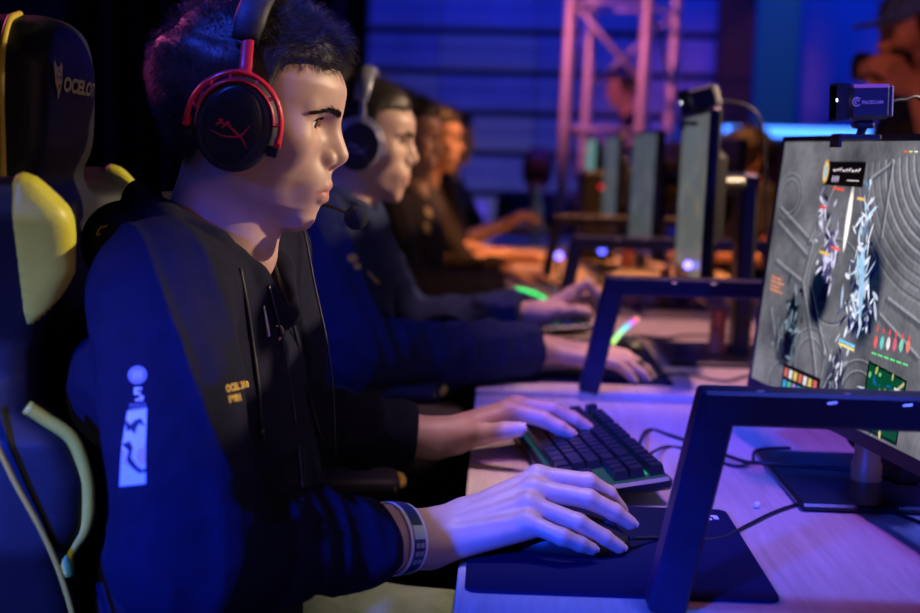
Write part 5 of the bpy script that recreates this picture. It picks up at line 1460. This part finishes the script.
# truss
TD = (4.85, 5.2)
rt = empty('truss', (.5, 5.0, 0), 'square aluminium lighting truss lit pink, standing behind the monitors', 'truss')
ch = [(at(567, 60, 6.10)[0], 6.10), (at(643, 60, 6.10)[0], 6.10), (at(588, 60, 6.42)[0], 6.42), (at(672, 60, 6.42)[0], 6.42)]
for x, y in ch:
    m = MB(); m.tube([(x-.02, y, .012), (x, y, 1.2), (x+.045, y, 3.6)], .031, 14); obj('chord', m, M['alu'], rt, smooth=True)
def lat(i, j, flip):
    z = .25; s = flip
    while z < 3.3:
        (xa, ya), (xb, yb) = ch[i], ch[j]
        if s: (xa, ya), (xb, yb) = (xb, yb), (xa, ya)
        q = lambda x, y, z: (x+.022*(z-1), y, z)
        m = MB(); m.tube([q(xa, ya, z), q((xa+xb)/2, (ya+yb)/2, z+.2), q(xb, yb, z+.40)], .013, 8); obj('brace', m, M['alu'], rt, smooth=True)
        m = MB(); m.tube([q(xa, ya, z+.40), q((xa+xb)/2, (ya+yb)/2, z+.40), q(xb, yb, z+.40)], .011, 8); obj('rung', m, M['alu'], rt, smooth=True) 
        s = not s; z += .62
lat(0, 1, True); lat(2, 3, False); lat(0, 2, False); lat(1, 3, True)
m = MB(); m.box((ch[0][0]-.12, 5.95, 0), (ch[3][0]+.10, 6.56, .012)); obj('base_plate', m, M['alu'], rt)
# small things by the far desks
rt = empty('computer_tower', (.385, 4.75, .7405), 'dark computer tower with a red power light on the far desks', 'computer')
m = MB(); m.box((.32, 4.60, .7405), (.45, 4.90, 1.08), bev=.008); obj('case', m, M['soft_black'], rt, smooth=True, angle=30)
c = at(602, 187, 4.595); m = MB(); m.lathe([(.010, 0), (.010, .004), (.0001, .006)], A(c[0], 4.599, c[2]), (0, -1, 0), (0, 0, 1), 16); obj('power_light', m, M['led_red'], rt)
def ledpuck(px, py, d, r, mt, label):
    c = at(px, py, d); m = MB(); zz = .7405; b = A(c[0], c[1], zz)
    m.lathe([(r*1.5, 0), (r*1.5, .012), (r*.6, .02), (r*.6, c[2]-zz), (r*.4, c[2]-zz+.001)], b, seg=18); o = obj('desk_light', m, M['black_plastic'], smooth=True, angle=40); setp(o, label, 'light')
    m = MB(); t = np.linspace(0, PI, 11); m.lathe([(max(.0001, r*math.sin(a)), -r*math.cos(a)) for a in t], c, seg=18); obj('glowing_globe', m, M[mt], o, smooth=True)
ledpuck(559, 256, 3.75, .012, 'led_violet', 'small round blue light between the far hands and the third frame')
ledpuck(602, 251, 3.75, .011, 'led_blue', 'small blue light seen through the third frame')
m = MB(); m.box((-.012, 5.9, .86), (.012, 6.1, 1.0)); 
rt = empty('purple_lit_box', (at(470, 216, 6.6)[0], 6.6, 0), 'small box on a stand, its purple light painted on as glow, beyond the far players', 'box')
c = at(470, 216, 6.6); m = MB(); m.box((-.10, -.01, -.085), (.10, .01, .085), c=c, bev=.004); sc_ = obj('box_case', m, M['black_plastic'], rt); m = MB(); m.box((-.092, -.0125, -.078), (.092, -.0105, .078), c=c); obj('purple_lit_face', m, M['purple_lit_glow'], rt)  # face glows in place of purple light falling on the box
m = MB(); m.lathe([(.15, 0), (.15, .015), (.02, .03), (.02, c[2]-.08)], (c[0], c[1]+.0, 0), seg=20); obj('stand', m, M['black_plastic'], rt, smooth=True, angle=40)
rt = None
c = at(536, 222, 5.60); m = MB(); m.lathe([(.031, 0), (.033, .01), (.033, .15), (.028, .17), (.013, .20), (.013, .225)], (c[0], 5.60, .7405), seg=20)
bt = obj('water_bottle', m, mat('bottle_plastic', (.5, .5, .56), rough=.2), smooth=True, angle=50); setp(bt, 'pale water bottle on the far desk beside the raised forearm', 'bottle')
m = MB(); m.lathe([(.015, .222), (.015, .245), (.012, .247)], (c[0], 5.60, .7405), seg=16); obj('cap', m, M['white_bit'], bt, smooth=True, angle=40)

# ------------------------------------------------------------------ light
def area(name, loc, tgt, col, e, size, spread=180, sy=None):
    d = bpy.data.lights.new(name, 'AREA'); d.color = col; d.energy = e; d.size = size; d.spread = math.radians(spread)
    if sy: d.shape = 'RECTANGLE'; d.size_y = sy
    o = bpy.data.objects.new(name, d); COL.objects.link(o); o.location = loc
    o.rotation_euler = (Vector(tgt)-Vector(loc)).to_track_quat('-Z', 'Y').to_euler(); return o
def spot(name, loc, tgt, col, e, ang, blend=.5, r=.06):
    d = bpy.data.lights.new(name, 'SPOT'); d.color = col; d.energy = e; d.spot_size = math.radians(ang); d.spot_blend = blend; d.shadow_soft_size = r
    o = bpy.data.objects.new(name, d); COL.objects.link(o); o.location = loc
    o.rotation_euler = (Vector(tgt)-Vector(loc)).to_track_quat('-Z', 'Y').to_euler(); return o
spot('blue_sleeve_light', (-1.3, -.9, 1.7), (-.20, 1.0, .74), (.008, .05, 1), 900, 20, .6, .08)
spot('blue_sleeve_light', (-1.6, .9, 2.3), (-.12, 2.08, .86), (.04, .07, 1), 110, 17, .6, .08)  # extra unseen lamp, added to bring blue onto the second player's sleeve
spot('blue_desk_light', (.75, .80, 3.1), (.62, 1.08, .76), (.075, .12, 1), 230, 34, .8, .12)
spot('blue_front_fill', (.7, -1.2, 1.9), (.62, 1.2, 1.0), (.02, .05, 1), 90, 22, .7, .12)  # unseen fill, added for frame and webcam sides that face the camera
spot('violet_desk_light', (.55, 1.1, 3.0), (.42, 1.58, .75), (.55, .12, 1), 100, 28, .7, .10)
spot('rose_hand_fill', (.16, 1.25, 3.0), (.03, 1.32, .78), (1, .82, .86), 120, 13, .8, .06)  # unseen spot added to brighten the near player's right hand
spot('rose_hand_fill', (.05, 1.6, 3.0), (.04, 1.60, .78), (1, .62, .66), 70, 13, .8, .06)  # another unseen spot, added to brighten his left hand
spot('pink_desk_light', (.6, 2.3, 3.0), (.33, 2.50, .75), (1, .50, .58), 190, 34, .7, .10)
spot('orange_desk_light', (.7, 4.2, 3.0), (.25, 4.2, .80), (1, .36, .12), 360, 48, .7, .10)
spot('orange_fill_light', (-.7, 3.1, 2.5), (.95, 4.5, 1.05), (1, .30, .08), 120, 22, .6, .10)
spot('red_fill_light', (.1, 2.0, 2.4), (1.2, 3.4, 1.45), (1, .25, .14), 30, 22, .6, .10)
spot('white_face_light', (3.3, 2.25, 2.3), (-.2, 1.32, 1.14), (1, .76, .52), 680, 12, .5, .04)
spot('white_face_light', (3.0, 3.0, 2.2), (-.25, 2.3, 1.05), (1, .66, .42), 620, 20, .6, .08)
spot('amber_face_light', (2.8, 4.6, 2.3), (-.2, 3.8, 1.1), (1, .50, .26), 260, 26, .6, .08)
spot('rose_fill_light', (1.5, -.6, 1.6), (-.25, 1.25, 1.12), (1, .55, .55), 22, 26, .8, .25)  # unseen weak fill, added to lift the near cheek and headset
spot('amber_chair_fill', (-1.0, -.7, 2.2), (-.47, 1.05, .88), (1, .85, .62), 55, 13, .7, .06)  # unseen spot added so the chair's yellow parts show beside the blue
spot('magenta_rim_light', (-1.9, 2.6, 2.2), (-.3, 1.3, 1.22), (1, .12, .45), 110, 14, .6, .1)
spot('blue_rim_light', (-1.1, .3, 2.8), (-.27, 1.24, 1.46), (.03, .07, 1), 760, 12, .7, .1)
spot('pink_truss_light', (-.9, 4.2, 2.6), (.5, 6.2, 1.7), (1, .22, .48), 190, 30, .6, .1)
area('blue_wall_wash', (.1, 6.9, 3.6), (.1, 8.0, 1.6), (.006, .035, 1), 34, 1.4, 150, .3)
area('violet_wall_wash', (.1, 7.0, .3), (.1, 8.0, 1.2), (.45, .40, 1), 5, 1.2, 150, .3)
area('blue_backdrop_wash', (3.1, 6.9, 3.8), (3.1, 8.0, 1.7), (.002, .045, 1), 85, 2.4, 150, .3)
w = bpy.data.worlds.new('world'); SC.world = w; w.use_nodes = True
w.node_tree.nodes['Background'].inputs[0].default_value = (.10, .09, .22, 1); w.node_tree.nodes['Background'].inputs[1].default_value = .06
SC.view_settings.view_transform = 'Standard'; SC.view_settings.look = 'None'; SC.view_settings.gamma = 1; SC.view_settings.use_curve_mapping = False
SC.view_settings.exposure = 0.0
SC.cycles.use_denoising = True; SC.cycles.max_bounces = 6; SC.cycles.sample_clamp_indirect = 4

GR = {'desk': 'desks joined in one long row', 'divider': 'black steel frames standing across the desks', 'mouse pad': 'mouse pads along the desks', 'monitor': 'monitors along the desks',
      'chair': 'gaming chairs behind the players', 'headset': 'headsets worn by the players', 'webcam': 'webcams on the monitors', 'keyboard': 'keyboards along the desks', 'mouse': 'mice along the desks', 'cable': 'cables lying on the desks'}
for o in COL.objects:
    if o.parent is None and o.get('category') in GR: o['group'] = GR[o['category']]
for o in COL.objects:
    if o.parent is None and o.get('category') == 'person' and 'player' in o['label'] and 'opposing' not in o['label'].split('player')[0]: o['group'] = 'players seated in a row at the desks'
